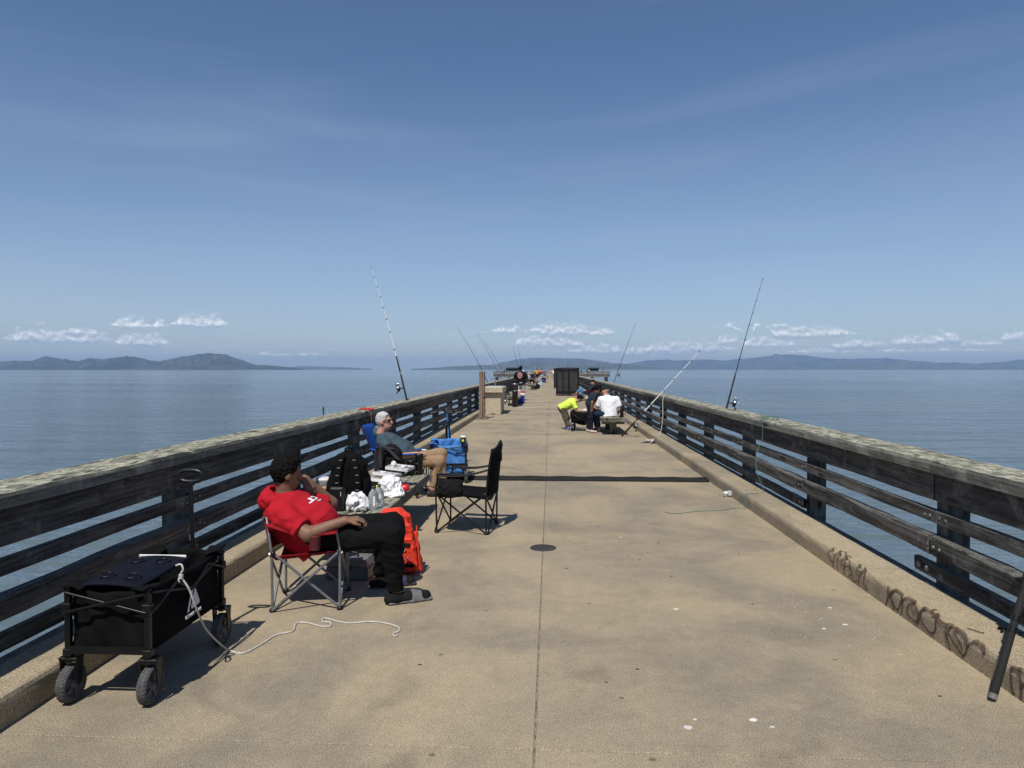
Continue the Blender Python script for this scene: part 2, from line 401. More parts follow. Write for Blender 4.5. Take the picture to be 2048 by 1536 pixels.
def mat_concrete(name, tone=1.0):
    k = nodes_mat(name)
    big = k.noise(.55, 4, .6, dist=.6); mid = k.noise(2.6, 4, .65, dist=.3)
    stk = k.noise(1.0, 3, .6, vec=k.mapv((1.6, .35, 1)))
    c = k.mix(k.ramp(big, .38, .62), (.232 * tone, .206 * tone, .158 * tone), (.345 * tone, .290 * tone, .200 * tone))
    c = k.mix(k.math('MULTIPLY', k.ramp(stk, .52, .72), .5), c, (.215 * tone, .195 * tone, .152 * tone))
    c = k.mix(k.math('MULTIPLY', k.ramp(mid, .35, .75), .55), c, (.350 * tone, .298 * tone, .212 * tone))
    st = k.noise(1.1, 3, .6, dist=1.2)
    c = k.mix(k.math('MULTIPLY', k.ramp(st, .56, .74), .42), c, (.135, .120, .095))
    g = k.noise(190, 1, .7)
    c = k.mix(1.0, c, k.mix(k.ramp(g, .30, .70), (.55, .54, .53), (1.42, 1.40, 1.36)), 'MULTIPLY')
    g1 = k.noise(46, 3, .75)
    c = k.mix(1.0, c, k.mix(k.ramp(g1, .32, .68), (.92, .915, .91), (1.08, 1.075, 1.07)), 'MULTIPLY')
    g2 = k.noise(12, 2, .7)
    c = k.mix(1.0, c, k.mix(k.ramp(g2, .3, .7), (.95, .95, .95), (1.05, 1.05, 1.05)), 'MULTIPLY')
    sc = k.noise(3.0, 3, .6, vec=k.mapv((1.0, 5, 1)), dist=1.5)        # pale scuffs
    c = k.mix(k.math('MULTIPLY', k.ramp(sc, .70, .80), .18), c, (.38, .31, .21))
    vo = k.N.new('ShaderNodeTexVoronoi'); vo.inputs['Scale'].default_value = 24; k.L.new(k.pos, vo.inputs['Vector'])
    cl = k.noise(1.1, 3, .6)
    wsp = k.math('MULTIPLY', k.math('LESS_THAN', vo.outputs['Distance'], .085), k.math('GREATER_THAN', cl, .60))
    c = k.mix(k.math('MULTIPLY', wsp, .8), c, (.55, .54, .50))
    vo2 = k.N.new('ShaderNodeTexVoronoi'); vo2.inputs['Scale'].default_value = 3.1; k.L.new(k.pos, vo2.inputs['Vector'])
    c = k.mix(k.math('MULTIPLY', k.math('LESS_THAN', vo2.outputs['Distance'], .045), .6), c, (.05, .045, .035))
    c = k.mix(1.0, c, k.mix(k.rnd, (.985, .97, .945), (1.06, 1.045, 1.02)), 'MULTIPLY')
    k.L.new(c, k.b.inputs['Base Color']); k.b.inputs['Roughness'].default_value = .9; k.b.inputs['Specular IOR Level'].default_value = .25
    h = k.noise(120, 2, .75)
    k.L.new(k.bump(h, .55, .006), k.b.inputs['Normal'])
    return k.m
def mat_wood(name, axis, dark, light, top=None, cover=.5):
    """weathered timber, grain along axis; top: what the weather left on upward faces"""
    k = nodes_mat(name)
    st = {'x': (1.1, 38, 38), 'y': (38, 1.1, 38), 'z': (38, 38, 1.1)}[axis]
    st2 = {'x': (.5, 9, 9), 'y': (9, .5, 9), 'z': (9, 9, .5)}[axis]
    kn = {'x': (1.1, 6, 6), 'y': (6, 1.1, 6), 'z': (6, 6, 1.1)}[axis]
    gr = k.noise(1.0, 6, .65, vec=k.mapv(st), dist=.6); gb = k.noise(1.0, 4, .6, vec=k.mapv(st2))
    c = k.mix(k.ramp(gr, .32, .70), dark, light)
    c = k.mix(k.math('MULTIPLY', k.ramp(gb, .42, .66), .6), c, tuple(x * .55 for x in dark))
    c = k.mix(1.0, c, k.mix(k.rnd, (.68, .70, .72), (1.28, 1.24, 1.20)), 'MULTIPLY')
    pt = k.noise(3.0, 6, .65, dist=.5)
    c = k.mix(k.math('MULTIPLY', k.ramp(pt, .52, .68), .5), c, tuple(min(1, x * 1.5 + .01) for x in light))
    vo = k.N.new('ShaderNodeTexVoronoi'); vo.inputs['Scale'].default_value = .95; k.L.new(k.mapv(kn), vo.inputs['Vector'])
    knot = k.ramp(vo.outputs['Distance'], .10, .17, 1, 0)
    c = k.mix(k.math('MULTIPLY', knot, .8), c, (.012, .010, .009))
    h = k.math('ADD', gr, k.math('MULTIPLY', knot, -.6))
    if top is not None:
        li = k.noise(8.0, 4, .7, dist=.6); cr = k.noise(1.0, 5, .7, vec=k.mapv({'x': (2.6, 30, 12), 'y': (30, 2.6, 12)}[axis]), dist=1.0)
        fine = k.noise(60, 4, .75)
        t = k.mix(k.ramp(li, .38, .62), top[0], top[1])
        t = k.mix(1.0, t, k.mix(k.ramp(fine, .3, .7), (.55, .55, .55), (1.4, 1.4, 1.36)), 'MULTIPLY')
        t = k.mix(k.math('MULTIPLY', k.ramp(cr, .545, .615), .9), t, (.045, .042, .036))
        up = k.math('MULTIPLY', k.ramp(k.math('ADD', k.nz, k.math('MULTIPLY', k.math('SUBTRACT', fine, .5), .12)), .45, .80), cover, True)
        c = k.mix(up, c, t); h = k.math('ADD', h, k.math('MULTIPLY', fine, .8))
        h = k.math('SUBTRACT', h, k.math('MULTIPLY', k.ramp(cr, .54, .62), 1.2))
    k.L.new(c, k.b.inputs['Base Color']); k.b.inputs['Roughness'].default_value = .88; k.b.inputs['Specular IOR Level'].default_value = .2
    k.L.new(k.bump(h, .9, .012), k.b.inputs['Normal'])
    return k.m
def mat_water():
    k = nodes_mat('bay_water')
    d = k.math('SQRT', k.math('ADD', k.math('MULTIPLY', k.x, k.x), k.math('MULTIPLY', k.y, k.y)))
    n1 = k.noise(.42, 3, .55, vec=k.mapv((.55, 1.6, 1)), dist=.4)            # ripples run across the pier
    n2 = k.noise(2.0, 3, .6, vec=k.mapv((.6, 1.5, 1)), dist=.5)
    n3 = k.noise(.05, 3, .5, vec=k.mapv((.4, 1.8, 1)))
    near = k.ramp(d, 5, 90, 1, 0); h = k.math('ADD', k.math('MULTIPLY', n1, 1.0), k.math('MULTIPLY', n2, .26))
    h = k.math('ADD', h, k.math('MULTIPLY', n3, 3.0)); h = k.math('ADD', h, k.math('MULTIPLY', k.noise(.14, 3, .6, vec=k.mapv((.55, 1.6, 1)), dist=.6), 3.6)); n4 = k.noise(.006, 4, .6, vec=k.mapv((.5, 2.2, 1))); k.L.new(k.ramp(n4, .35, .65, .03, .10), k.b.inputs['Roughness'])
    bn = k.bump(h, .75, .32); k.L.new(k.ramp(d, 20, 700, 1.0, .38), bn.node.inputs['Strength']); k.L.new(bn, k.b.inputs['Normal'])
    c = k.mix(k.noise(.02, 3), (.088, .122, .130), (.10, .136, .142)); k.L.new(c, k.b.inputs['Base Color'])
    k.b.inputs['IOR'].default_value = 1.333; k.b.inputs['Specular IOR Level'].default_value = .5
    return k.m
CONC = mat_concrete('sandy_concrete'); KERB = mat_concrete('kerb_concrete', 1.03)
BOARD = mat_wood('weathered_board', 'y', (.036, .035, .033), (.155, .147, .133), ((.13, .128, .115), (.19, .185, .16)), .7)
POSTW = mat_wood('weathered_post', 'z', (.05, .05, .048), (.15, .145, .135))
CAPW = mat_wood('lichen_cap', 'y', (.15, .150, .128), (.27, .265, .225), ((.19, .185, .145), (.46, .45, .335)), 1.0)
BOARDX = mat_wood('pier_head_board', 'x', (.13, .115, .09), (.30, .265, .20), ((.30, .28, .21), (.36, .34, .25)), .8)
BENCHW = mat_wood('bench_timber', 'y', (.13, .12, .10), (.26, .245, .20), ((.25, .24, .19), (.38, .36, .27)), .9)
BENCHE = mat_wood('bench_leg_timber', 'z', (.14, .125, .10), (.27, .24, .18))
STEEL = mat('galvanised_bolt', (.20, .195, .185), .6, .35, .4, 40)
BLACKM = mat('black_metal', (.012, .012, .013), .35, .3, .2, 30)

# ================================================================== water and hills
XL, XR, MIR = -2.503, 2.341, -.162            # kerb faces; mirror offset of the left side
ZW = -3.7
w = MB(); w.add([(-25000, -9000, ZW), (25000, -9000, ZW), (25000, 27000, ZW), (-25000, 27000, ZW)], [(0, 1, 2, 3)])
struct(w.build('water', mat_water()))
def mat_hill(name, a, b, dark):
    k = nodes_mat(name)
    n1 = k.noise(.0016, 7, .65, dist=.7); n2 = k.noise(.006, 5, .7)
    c = k.mix(k.ramp(n1, .44, .56), a, b); c = k.mix(k.math('MULTIPLY', k.ramp(n2, .50, .62), .8), c, dark)
    k.L.new(c, k.b.inputs['Base Color']); k.b.inputs['Roughness'].default_value = 1; k.b.inputs['Specular IOR Level'].default_value = 0
    return k.m
def hill(prof, D, depth, m, seed, rough=.34):
    rg = np.random.RandomState(seed); us = np.linspace(prof[0][0], prof[-1][0], int((prof[-1][0] - prof[0][0]) / 2.2) + 2)
    vs = np.interp(us, [p[0] for p in prof], [p[1] for p in prof])
    e = np.zeros_like(us)
    for fq, am in ((.035, .9), (.09, .5), (.23, .35), (.6, .25)): e += am * np.sin(us * fq * (1 + .2 * rg.rand()) + rg.rand() * 6.3)
    hv = np.maximum(739 - vs + e * .55 * np.clip((739 - vs) / 8, .15, 1), .3)
    nj = 26; V = []; Fc = []
    rp = rg.rand(12) * 6.3
    for i, u in enumerate(us):
        az = math.atan((u - 1101) / F_PX); Dr = D + depth * .5; H = hv[i] / F_PX * Dr / math.cos(az)
        for j in range(nj + 1):
            t = j / nj; r = (D + depth * t) / math.cos(az)
            pf = math.sin(min(t / .5, 1) * math.pi / 2) ** 1.25 if t <= .5 else math.cos((t - .5) / .5 * math.pi / 2) ** .8
            spur = 1 - rough * (.5 + .5 * math.sin(u * .055 + rp[0] + 2.2 * math.sin(t * 3 + rp[1])) + .45 * math.sin(u * .15 + rp[2] + t * 5) + .3 * math.sin(u * .33 + rp[3] + 4 * t)) * math.sin(min(1, t / .5) * math.pi)
            z = ZW - .5 + (H + 5.35) * max(pf, 0) * max(spur, .2)
            V.append((math.sin(az) * r, math.cos(az) * r, z))
    wd = nj + 1
    for i in range(len(us) - 1):
        for j in range(nj): Fc.append((i * wd + j, (i + 1) * wd + j, (i + 1) * wd + j + 1, i * wd + j + 1))
    return struct(MB().add(V, Fc, True).build('hills', m))
HG = mat_hill('hill_grass', (.050, .060, .042), (.11, .112, .075), (.015, .022, .015))
HD = mat_hill('hill_wooded', (.020, .025, .022), (.068, .072, .052), (.009, .013, .011))
hill([(-260, 730), (-150, 722), (-60, 727), (0, 724), (25, 724), (55, 717), (100, 723), (125, 725), (150, 718), (175, 721), (210, 717), (245, 717), (280, 723), (300, 724), (340, 716), (400, 709), (430, 711), (465, 719), (500, 730), (530, 731), (560, 734), (600, 737.6)], 9000, 3200, HD, 3)
hill([(560, 737.5), (590, 732), (640, 733), (690, 735), (740, 737.6)], 14000, 1600, HG, 4)
hill([(820, 737.8), (860, 736), (905, 733), (950, 731), (990, 729), (1040, 726), (1090, 722), (1140, 724), (1200, 725), (1250, 728), (1290, 733), (1330, 737.8)], 10500, 2600, HG, 5)
hill([(940, 735), (990, 728), (1030, 720), (1060, 716), (1110, 716), (1160, 717), (1190, 721), (1220, 727), (1270, 731), (1320, 735)], 14500, 4200, HD, 6)
hill([(1220, 733), (1290, 722), (1320, 719), (1345, 721), (1400, 720), (1440, 722), (1500, 716), (1560, 711), (1600, 713), (1650, 719), (1700, 720), (1750, 719), (1790, 722), (1850, 727), (1920, 729), (2000, 724), (2060, 721), (2200, 716), (2330, 727)], 17000, 5200, HD, 8)
hill([(1560, 737), (1640, 733), (1720, 729), (1800, 724), (1870, 728), (1960, 731), (2048, 730), (2200, 728), (2300, 733)], 14500, 2400, HG, 9, .25)

# ================================================================== the deck
END = 252.0; J0 = 3.05; JP = 3.775
CX = -.067                                     # the long joint down the middle
base = MB().box((XL - .27, -9, -.55), (XR + .27, END, -.16)); struct(base.build('pier_deck', mat('deck_underlay', (.06, .055, .05), .95)))
deck = bpy.data.objects['pier_deck']
def slab_mesh(x0, x1, ln):
    return MB().box((x0, 0, -.158), (x1, ln, 0), ch=.0025).mesh('slab')
SL = slab_mesh(XL - .02, CX - .0045, JP - .005); SR = slab_mesh(CX + .0045, XR + .02, JP - .005)
y = J0 - 3 * JP
while y < END - 1:
    for me in (SL, SR):
        o = link('slab', me, CONC, deck); o.location = (0, y + .0025, 0)
        if abs(y - 10.6) < .1: o.location.y += .12; o.scale.y = (JP - .125) / (JP - .005)
    y += JP
fill = MB().box((CX - .004, -9, -.15), (CX + .004, END, -.007)); fill.build('joint_filler', mat('joint_grit', (.20, .17, .13), .95, var=.7, vscale=60, stretch=(1, .4, 1)), deck)
# the rubber expansion joint across the deck
ej = thing('expansion_joint', 'black rubber expansion joint strip running across the pier deck', 'joint strip', (0, 10.6, 0))
RUB = mat('black_rubber', (.006, .006, .006), .8, 0, .5, 30)
for dy, hh in ((-.075, .040), (.0, .026), (.08, .046)):
    s = MB(); s.grid(lambda a, b, dy=dy, hh=hh: (XL + .02 + a * (XR - XL - .04), dy + .072 * (b - .5) + .005 * math.sin(a * 41 + dy * 300), .001 + (hh + .005 * math.sin(a * 57 + dy * 90)) * math.sin(b * math.pi) ** .6), 110, 5, .01); s.build('lip', RUB, ej)
# kerbs
def kerb(name, xi, xo, label):
    root = struct(thing(name, label, 'kerb')); del root['category']
    s = 1 if xo > xi else -1
    prof = [(xi, -.156), (xi, .10), (xi + s * .004, .125), (xi + s * .014, .142), (xi + s * .03, .15), (xo, .15), (xo, -.156)]
    for var in range(3):
        pass
    def seg(ln, seed):
        rg = random.Random(seed); n = 34; V = []; Fc = []; k = len(prof)
        for i in range(n + 1):
            y = ln * i / n
            e = [rg.uniform(-1, 1) for _ in range(k)]
            for q, (x, z) in enumerate(prof): V.append((x + (.0022 * e[q] if 1 <= q <= 4 else 0), y, z + (.002 * e[q] if q in (3, 4) else 0)))
        for i in range(n):
            for q in range(k):
                a, b = i * k + q, i * k + (q + 1) % k
                f = (a, b, b + k, a + k); Fc.append(f if s > 0 else f[::-1])
        Fc += [tuple(range(k))[::-1], tuple(range(n * k, n * k + k))]
        return MB().add(V, Fc, False).mesh('kerb_block')
    ms = [seg(5.082, i + (5 if s > 0 else 9)) for i in range(3)]
    y = 10.56 - 4 * 5.09; i = 0
    while y < END - 1:
        o = link('kerb_block', ms[i % 3], KERB, root); o.location.y = y; y += 5.09; i += 1
    return root
kr = kerb('kerb', XR, XR + .292, 'low sandy concrete kerb'); kl = kerb('kerb', XL, XL - .287, 'low sandy concrete kerb')
for o in (kr, kl):
    if 'label' in o: del o['label']
# dark timbers lying outside the kerbs
for sx, x0, x1 in ((1, XR + .296, XR + .40), (-1, XL - .395, XL - .291)):
    struct(MB().box((x0, -9, -.40), (x1, END, .132)).build('edge_timber', BOARD))

# ================================================================== railings
BAY = 2.545; LEN = 2 * BAY
def board_mesh(x0, x1, z0, z1, ln, seed, n=14, rag=.003, ch=.008, mirror=False, taper0=0.0):
    rg = random.Random(seed); V = []; Fc = []
    def pr(): return [(x0, z0 + ch), (x0, z1 - ch), (x0 + ch, z1), (x1 - ch, z1), (x1, z1 - ch), (x1, z0 + ch), (x1 - ch, z0), (x0 + ch, z0)]
    P = pr(); k = 8; wv = rg.uniform(0, 6)
    for i in range(n + 1):
        y = ln * i / n; bow = .004 * math.sin(wv + i * .5)
        for q, (x, z) in enumerate(P):
            jx = rg.uniform(-rag, rag); jz = rg.uniform(-rag, rag)
            yy = y + (rg.uniform(-.006, .006) if i in (0, n) else 0) + (taper0 * rg.uniform(0, 1) * (1 + (z - z0) * 4) if i == 0 else 0)
            xx = x + jx + bow
            if mirror: xx = MIR - xx
            V.append((xx, yy, z + jz))
    for i in range(n):
        for q in range(k):
            a, b = i * k + q, i * k + (q + 1) % k; f = (a, a + k, b + k, b); Fc.append(f if not mirror else f[::-1])
    e0, e1 = tuple(range(k)), tuple(range(n * k, n * k + k))[::-1]
    Fc += [e0, e1] if not mirror else [e0[::-1], e1[::-1]]
    return MB().add(V, Fc).mesh('board')
def cap_mesh(seed, mirror, fine=True):
    rg = random.Random(seed); n = 64 if fine else 16
    xs = [2.64, 2.638, 2.648, 2.69, 2.75, 2.81, 2.87, 2.93, 2.985, 3.0, 2.998]; zs = [.932, .99, 1.014, 1.017, 1.018, 1.017, 1.018, 1.017, 1.014, .99, .932]
    k = len(xs); V = []; Fc = []; ph = [rg.uniform(0, 6.28) for _ in range(8)]
    for i in range(n + 1):
        y = (LEN - .006) * i / n
        for q in range(k):
            nz = .0022 * math.sin(y * 6 + ph[0] + q) + .0015 * math.sin(y * 17 + ph[1] + q * 2.3) + rg.uniform(-.0022, .0022)
            ex = rg.uniform(-.0025, .0025) if q in (1, 2, 8, 9) else 0
            dz = (-.006 * max(0, math.sin(y * 9 + ph[2] + (3 if q > 5 else 0)) - .75) if q in (2, 8) else 0)
            x = xs[q] + ex; z = zs[q] + (nz if 1 < q < 9 else 0) + dz
            if i in (0, n) and q in (2, 3, 7, 8): z -= rg.uniform(0, .012)
            V.append((MIR - x if mirror else x, y, z))
    for i in range(n):
        for q in range(k):
            a, b = i * k + q, i * k + (q + 1) % k; f = (a, a + k, b + k, b); Fc.append(f if not mirror else f[::-1])
    e0, e1 = tuple(range(k)), tuple(range(n * k, n * k + k))[::-1]
    Fc += [e0, e1] if not mirror else [e0[::-1], e1[::-1]]
    return MB().add(V, Fc).mesh('cap_plank')
BD = [(2.67, 2.722, .735, .928), (2.674, 2.722, .578, .668), (2.634, 2.722, .357, .490), (2.668, 2.722, .185, .277)]
def railing(name, label, mirror, ph):
    root = thing(name, label, 'railing')
    bms = [[board_mesh(*b, LEN - .012, 10 * bi + s + (50 if mirror else 0), rag=.007 if bi == 2 else .003, ch=.014 if bi == 2 else .006, mirror=mirror) for s in range(3)] for bi, b in enumerate(BD)]
    caps = [cap_mesh(s + (7 if mirror else 0), mirror) for s in range(4)]; capf = [cap_mesh(s + 20, mirror, False) for s in range(2)]
    pm = MB()
    px = (2.726, 2.876); 
    if mirror: px = (MIR - 2.876, MIR - 2.726)
    pm.box((px[0], -.075, -.9), (px[1], .075, .930), ch=.006); pme = pm.mesh('post')
    bolts = []
    for bi, (x0, x1, z0, z1) in enumerate(BD):
        b = MB(); zc = (z0 + z1) / 2
        for yy in ((.055, .125, LEN / 2 - .05, LEN / 2 + .045, LEN - .14, LEN - .065) if bi in (1, 2) else (.06, LEN / 2 + .04, LEN - .07) if bi == 3 else (LEN / 2 - .03,)):
            for dz in (0,):
                x = MIR - x0 if mirror else x0; s = 1 if mirror else -1
                b.lathe([(.001, .007), (.008, .006), (.0125, .003), (.0135, -.004)], 10, frame((x, yy, zc + dz + random.uniform(-.012, .012)), (s, 0, 0)))
        bolts.append(b.mesh('bolts'))
    y0 = ph - 3 * LEN; i = 0
    while y0 < 130:
        for bi in range(4):
            if bi == 3 and not mirror and (abs(y0 - ph) < .1 or abs(y0 + LEN - ph) < .1): continue
            o = link('board', bms[bi][(i + bi) % 3], BOARD, root, (random.uniform(-.003, .003), y0 + .006, random.uniform(-.006, .006)))
            if y0 < 40: link('bolts', bolts[bi], STEEL, o)['kind'] = 'stuff'
        link('cap_plank', (caps[i % 4] if y0 < 40 else capf[i % 2]), CAPW, root, (0, y0 + .003, 0))
        for q in (0, 1): link('post', pme, POSTW, root, (0, y0 + q * BAY, 0))
        y0 += LEN; i += 1
    far = MB(); farc = MB(); farp = MB(); X = (lambda a, b: (MIR - b, MIR - a)) if mirror else (lambda a, b: (a, b))
    while y0 < END - 1:
        for (a, b, z0, z1) in BD: xx = X(a, b); far.box((xx[0], y0, z0), (xx[1], y0 + LEN - .01, z1))
        xx = X(2.64, 3.0); farc.box((xx[0], y0, .932), (xx[1], y0 + LEN - .01, 1.018))
        for q in (0, 1): xx = X(2.726, 2.876); farp.box((xx[0], y0 + q * BAY - .07, -.9), (xx[1], y0 + q * BAY + .07, .93))
        y0 += LEN
    for b, n, m in ((far, 'far_boards', BOARD), (farc, 'far_caps', CAPW), (farp, 'far_posts', POSTW)): b.build(n, m, root)['kind'] = 'stuff'
    return root
rl = railing('pier_railing', 'weathered timber railing with flat lichen-covered cap, behind the wagon and the camp chairs', True, 5.45)
rr = railing('pier_railing', 'weathered timber railing with flat lichen-covered cap, above the kerb with brown graffiti', False, 5.08)
# the bay whose lowest board has broken away
o = link('board', board_mesh(*BD[3], LEN / 2 + .03, 77, taper0=.05), BOARD, rr, (0, 5.08 + LEN / 2 - .03, 0)); 
b = MB()
for yy in (.05, .13): b.lathe([(.001, .011), (.013, .010), (.020, .004), (.022, -.004)], 10, frame((2.668, yy, .24), (-1, 0, 0)))
b.build('bolts', STEEL, o)['kind'] = 'stuff'
o2 = link('board', board_mesh(2.668, 2.722, .195, .29, 5.34, 78, n=16), BOARD, rr, (0, .0, 0))
b = MB()
for yy in (5.16, 5.27): b.lathe([(.001, .011), (.013, .010), (.022, .004), (.024, -.004)], 12, frame((2.666, yy, .243), (-1, 0, 0)))
b.build('bolts', STEEL, o2)['kind'] = 'stuff'

# ---- writing sprayed on the right kerb (zoomed picture coordinates)
GZ = lambda x, y: (1560 + x * .26041, 1040 + y * .26041)
STROKES = ["440,215 395,215 372,250 385,300 410,330", "405,360 415,290 430,250 470,235 450,260 440,330 445,390", "470,240 510,250 480,290 470,340 500,350 495,300 520,270 550,290",
 "500,420 490,370 530,360 550,410 520,290", "520,440 550,420 560,470 590,470", "630,345 600,340 588,370 610,400 640,370 655,365", "600,490 610,420 650,400 640,480 660,520 668,540",
 "825,515 830,570 810,655", "880,520 835,575 870,640 870,690", "880,520 930,570 925,640 900,690 860,640 850,570 880,540", "935,600 940,660 930,720", "940,610 990,590 1030,620",
 "1030,630 985,650 980,720 1030,780 1060,760 1050,690 1010,640", "1095,660 1070,720 1060,800", "1100,665 1080,740 1110,820 1160,870 1190,850 1195,790 1190,730",
 "1190,730 1215,770 1260,800 1320,800", "1270,830 1280,920 1310,1000", "1310,810 1290,860 1340,960 1400,1040 1430,1010 1430,930 1390,860 1330,820 1400,1000", "1440,970 1490,930 1550,970 1570,1040",
 "1770,1130 1780,1300 1800,1340", "1820,1130 1850,1250 1850,1380", "1770,1130 1830,1150 1900,1165", "1840,1280 1874,1270 1900,1290", "1195,740 1165,720 1215,715", "1090,660 1150,690 1200,685"]
def on_kerb(u, v):
    d = ray(u, v); t = (XR - .0035) / d.x; p = Vector((0, 0, CAM_H)) + d * t
    if p.z > .118:
        t = (.1535 - CAM_H) / d.z; q = Vector((0, 0, CAM_H)) + d * t
        return (q if q.x > XR + .03 else Vector((XR - .0035 + (p.z - .118) * .3, p.y, min(p.z, .15) + .004))), Vector((-.6, 0, .8)) if q.x < XR + .03 else Vector((0, 0, 1))
    p.z = max(p.z, .004); return p, Vector((-1, 0, 0))
gk = nodes_mat('brown_spray_paint'); gk.b.inputs['Base Color'].default_value = (.105, .064, .036, 1); gk.b.inputs['Roughness'].default_value = .8
gk.L.new(gk.ramp(gk.noise(45, 4, .7), .25, .6, .25, .85), gk.b.inputs['Alpha'])
for wi, word in enumerate((STROKES[:7], STROKES[7:19] + STROKES[23:], STROKES[19:23])):
    g = MB()
    for st in word:
        pts = [GZ(*map(float, p.split(','))) for p in st.split()]
        fine = catmull([(p[0], p[1], 0) for p in pts], 7); q = [on_kerb(p.x, p.y) for p in fine]
        for i in range(len(q) - 1):
            (a, na), (b_, nb) = q[i], q[i + 1]
            if (b_ - a).length > .12 or (b_ - a).length < 1e-5: continue
            wdt = .0085 if wi != 0 else .006
            sa = (b_ - a).normalized().cross(na).normalized() * wdt; sb = (b_ - a).normalized().cross(nb).normalized() * wdt
            up = na * (.0004 * (i % 3) + .0002 * random.random())
            e = (b_ - a).normalized() * .002
            g.add([a - sa + up - e, a + sa + up - e, b_ + sb + up + e, b_ - sb + up + e], [(0, 1, 2, 3)])
    g.build('graffiti', gk.m, kr)

# ================================================================== the pier head far out
hd = struct(MB().box((-20.3, END + .02, -.5), (21.0, END + 11, 0)).build('pier_head', mat('head_concrete', (.24, .20, .14), .9)))
MB().box((-20.2, END - .25, -1.0), (20.9, END - .05, -.62)).build('edge_beam', BOARDX, hd); MB().box((-20.2, END - .04, -1.0), (20.9, END + .015, -.02)).build('shaded_deck_edge', BOARD, hd)  # dark sheet above the beam stands in for the deck's shadow
pile = MB().tube([(0, 0, ZW - 3), (0, 0, -.5)], .28, 10).mesh('pile')
PM = mat('pile_timber', (.07, .06, .05), .9)
for x in (-19.4, -15, -10.5, -6, 6, 10.5, 15, 20):
    for yy in (END + 1.0, END + 9.5): link('pile', pile, PM, hd, (x, yy, 0))
def head_rail(x0, x1, y, label):
    r = thing('pier_railing', label, 'railing', (0, 0, 0)); n = int(abs(x1 - x0) / 2.5)
    for i in range(n + 1):
        x = x0 + (x1 - x0) * i / n
        MB().box((x - .09, y + .06, -.8), (x + .09, y + .24, 1.0)).build('post', BOARDX, r)
        if i < n:
            x2 = x0 + (x1 - x0) * (i + 1) / n
            for z0, z1 in ((.74, .93), (.46, .58), (.16, .28)): MB().box((x + .004, y, z0), (x2 - .004, y + .058, z1)).build('board', BOARDX, r)
            MB().box((x + .004, y - .05, .935), (x2 - .004, y + .3, 1.03)).build('cap_plank', CAPW, r)
head_rail(-20.2, -3.05, END + .1, 'pale far railing of the pier head behind the leaning rods'); head_rail(2.95, 20.9, END + .1, 'pale far railing of the pier head beside the dark shelters')
head_rail(-20.2, 20.9, END + 10.6, 'farthest pale railing closing the end of the pier')
head_side = (-20.25, 20.75)
for x in head_side:
    r = thing('pier_railing', 'short side railing at the %s end of the pier head' % ('rod-lined' if x < 0 else 'far bench'), 'railing')
    for z0, z1 in ((.72, .93), (.44, .60), (.14, .30), (.94, 1.03)): MB().box((x, END + .5, z0), (x + .06, END + 10.4, z1)).build('board', BOARDX, r)
# ================================================================== materials of the things
def fabric(name, col, rough=.9, bump=.25, var=.22): return mat(name, col, rough, 0, var, 9, bump, 420, spec=.12)
F_BLACK = fabric('black_polyester', (.0055, .0055, .006)); F_BLACK2 = fabric('dark_canvas', (.011, .0105, .011)); F_GREY = fabric('charcoal_canvas', (.045, .042, .048))
F_BLUE = fabric('blue_polyester', (.07, .21, .50)); F_NAVY = fabric('royal_blue_chair', (.015, .07, .30)); F_REDC = fabric('red_chair_fabric', (.22, .012, .018))
F_ORANGE = fabric('orange_red_vinyl', (.72, .055, .03), .55); TUBE_G = mat('grey_enamel_tube', (.19, .20, .21), .35, .4, .2, 20); TUBE_B = mat('black_tube', (.006, .006, .0065), .38, .1, .2, 20)
RUBBER = mat('tyre_rubber', (.055, .055, .055), .85, 0, .3, 30, .8, 90); TYREG = mat('grey_tread', (.085, .085, .085), .9, 0, .35, 40, .9, 130)
PLG = mat('grey_plastic', (.09, .09, .095), .5); PLB = mat('black_plastic', (.006, .006, .006), .4); WHITEP = mat('white_plastic', (.72, .72, .70), .45, 0, .08)
CHROME = mat('chrome', (.6, .6, .6), .2, 1.0, .05); NAVYT = mat('navy_tray', (.007, .0085, .016), .85, 0, .2, 8, spec=.12)
ROPE = mat('white_rope', (.55, .53, .48), .9, 0, .2, 60, .6, 300); TEAL = mat('teal_cord', (.06, .17, .14), .8, 0, .2, 40)
BAGW = mat('white_film_bag', (.82, .82, .82), .45, 0, .06, 14, .5, 24, trans=.12); REDP = mat('red_cup_plastic', (.62, .012, .015), .35, 0, .06)
CLEAR = mat('clear_plastic', (.80, .83, .86), .12, 0, .02, trans=.80, ior=1.25); YEL = mat('yellow_print', (.80, .72, .03), .5, 0, .1)
def mat_basic(n, c, r=.6, mtl=0.0, **k): return mat(n, c, r, mtl, **k)

def torus_pts(M, rx, ry, n=20): return [M @ Vector((rx * math.cos(2 * math.pi * i / n), ry * math.sin(2 * math.pi * i / n), 0)) for i in range(n)]

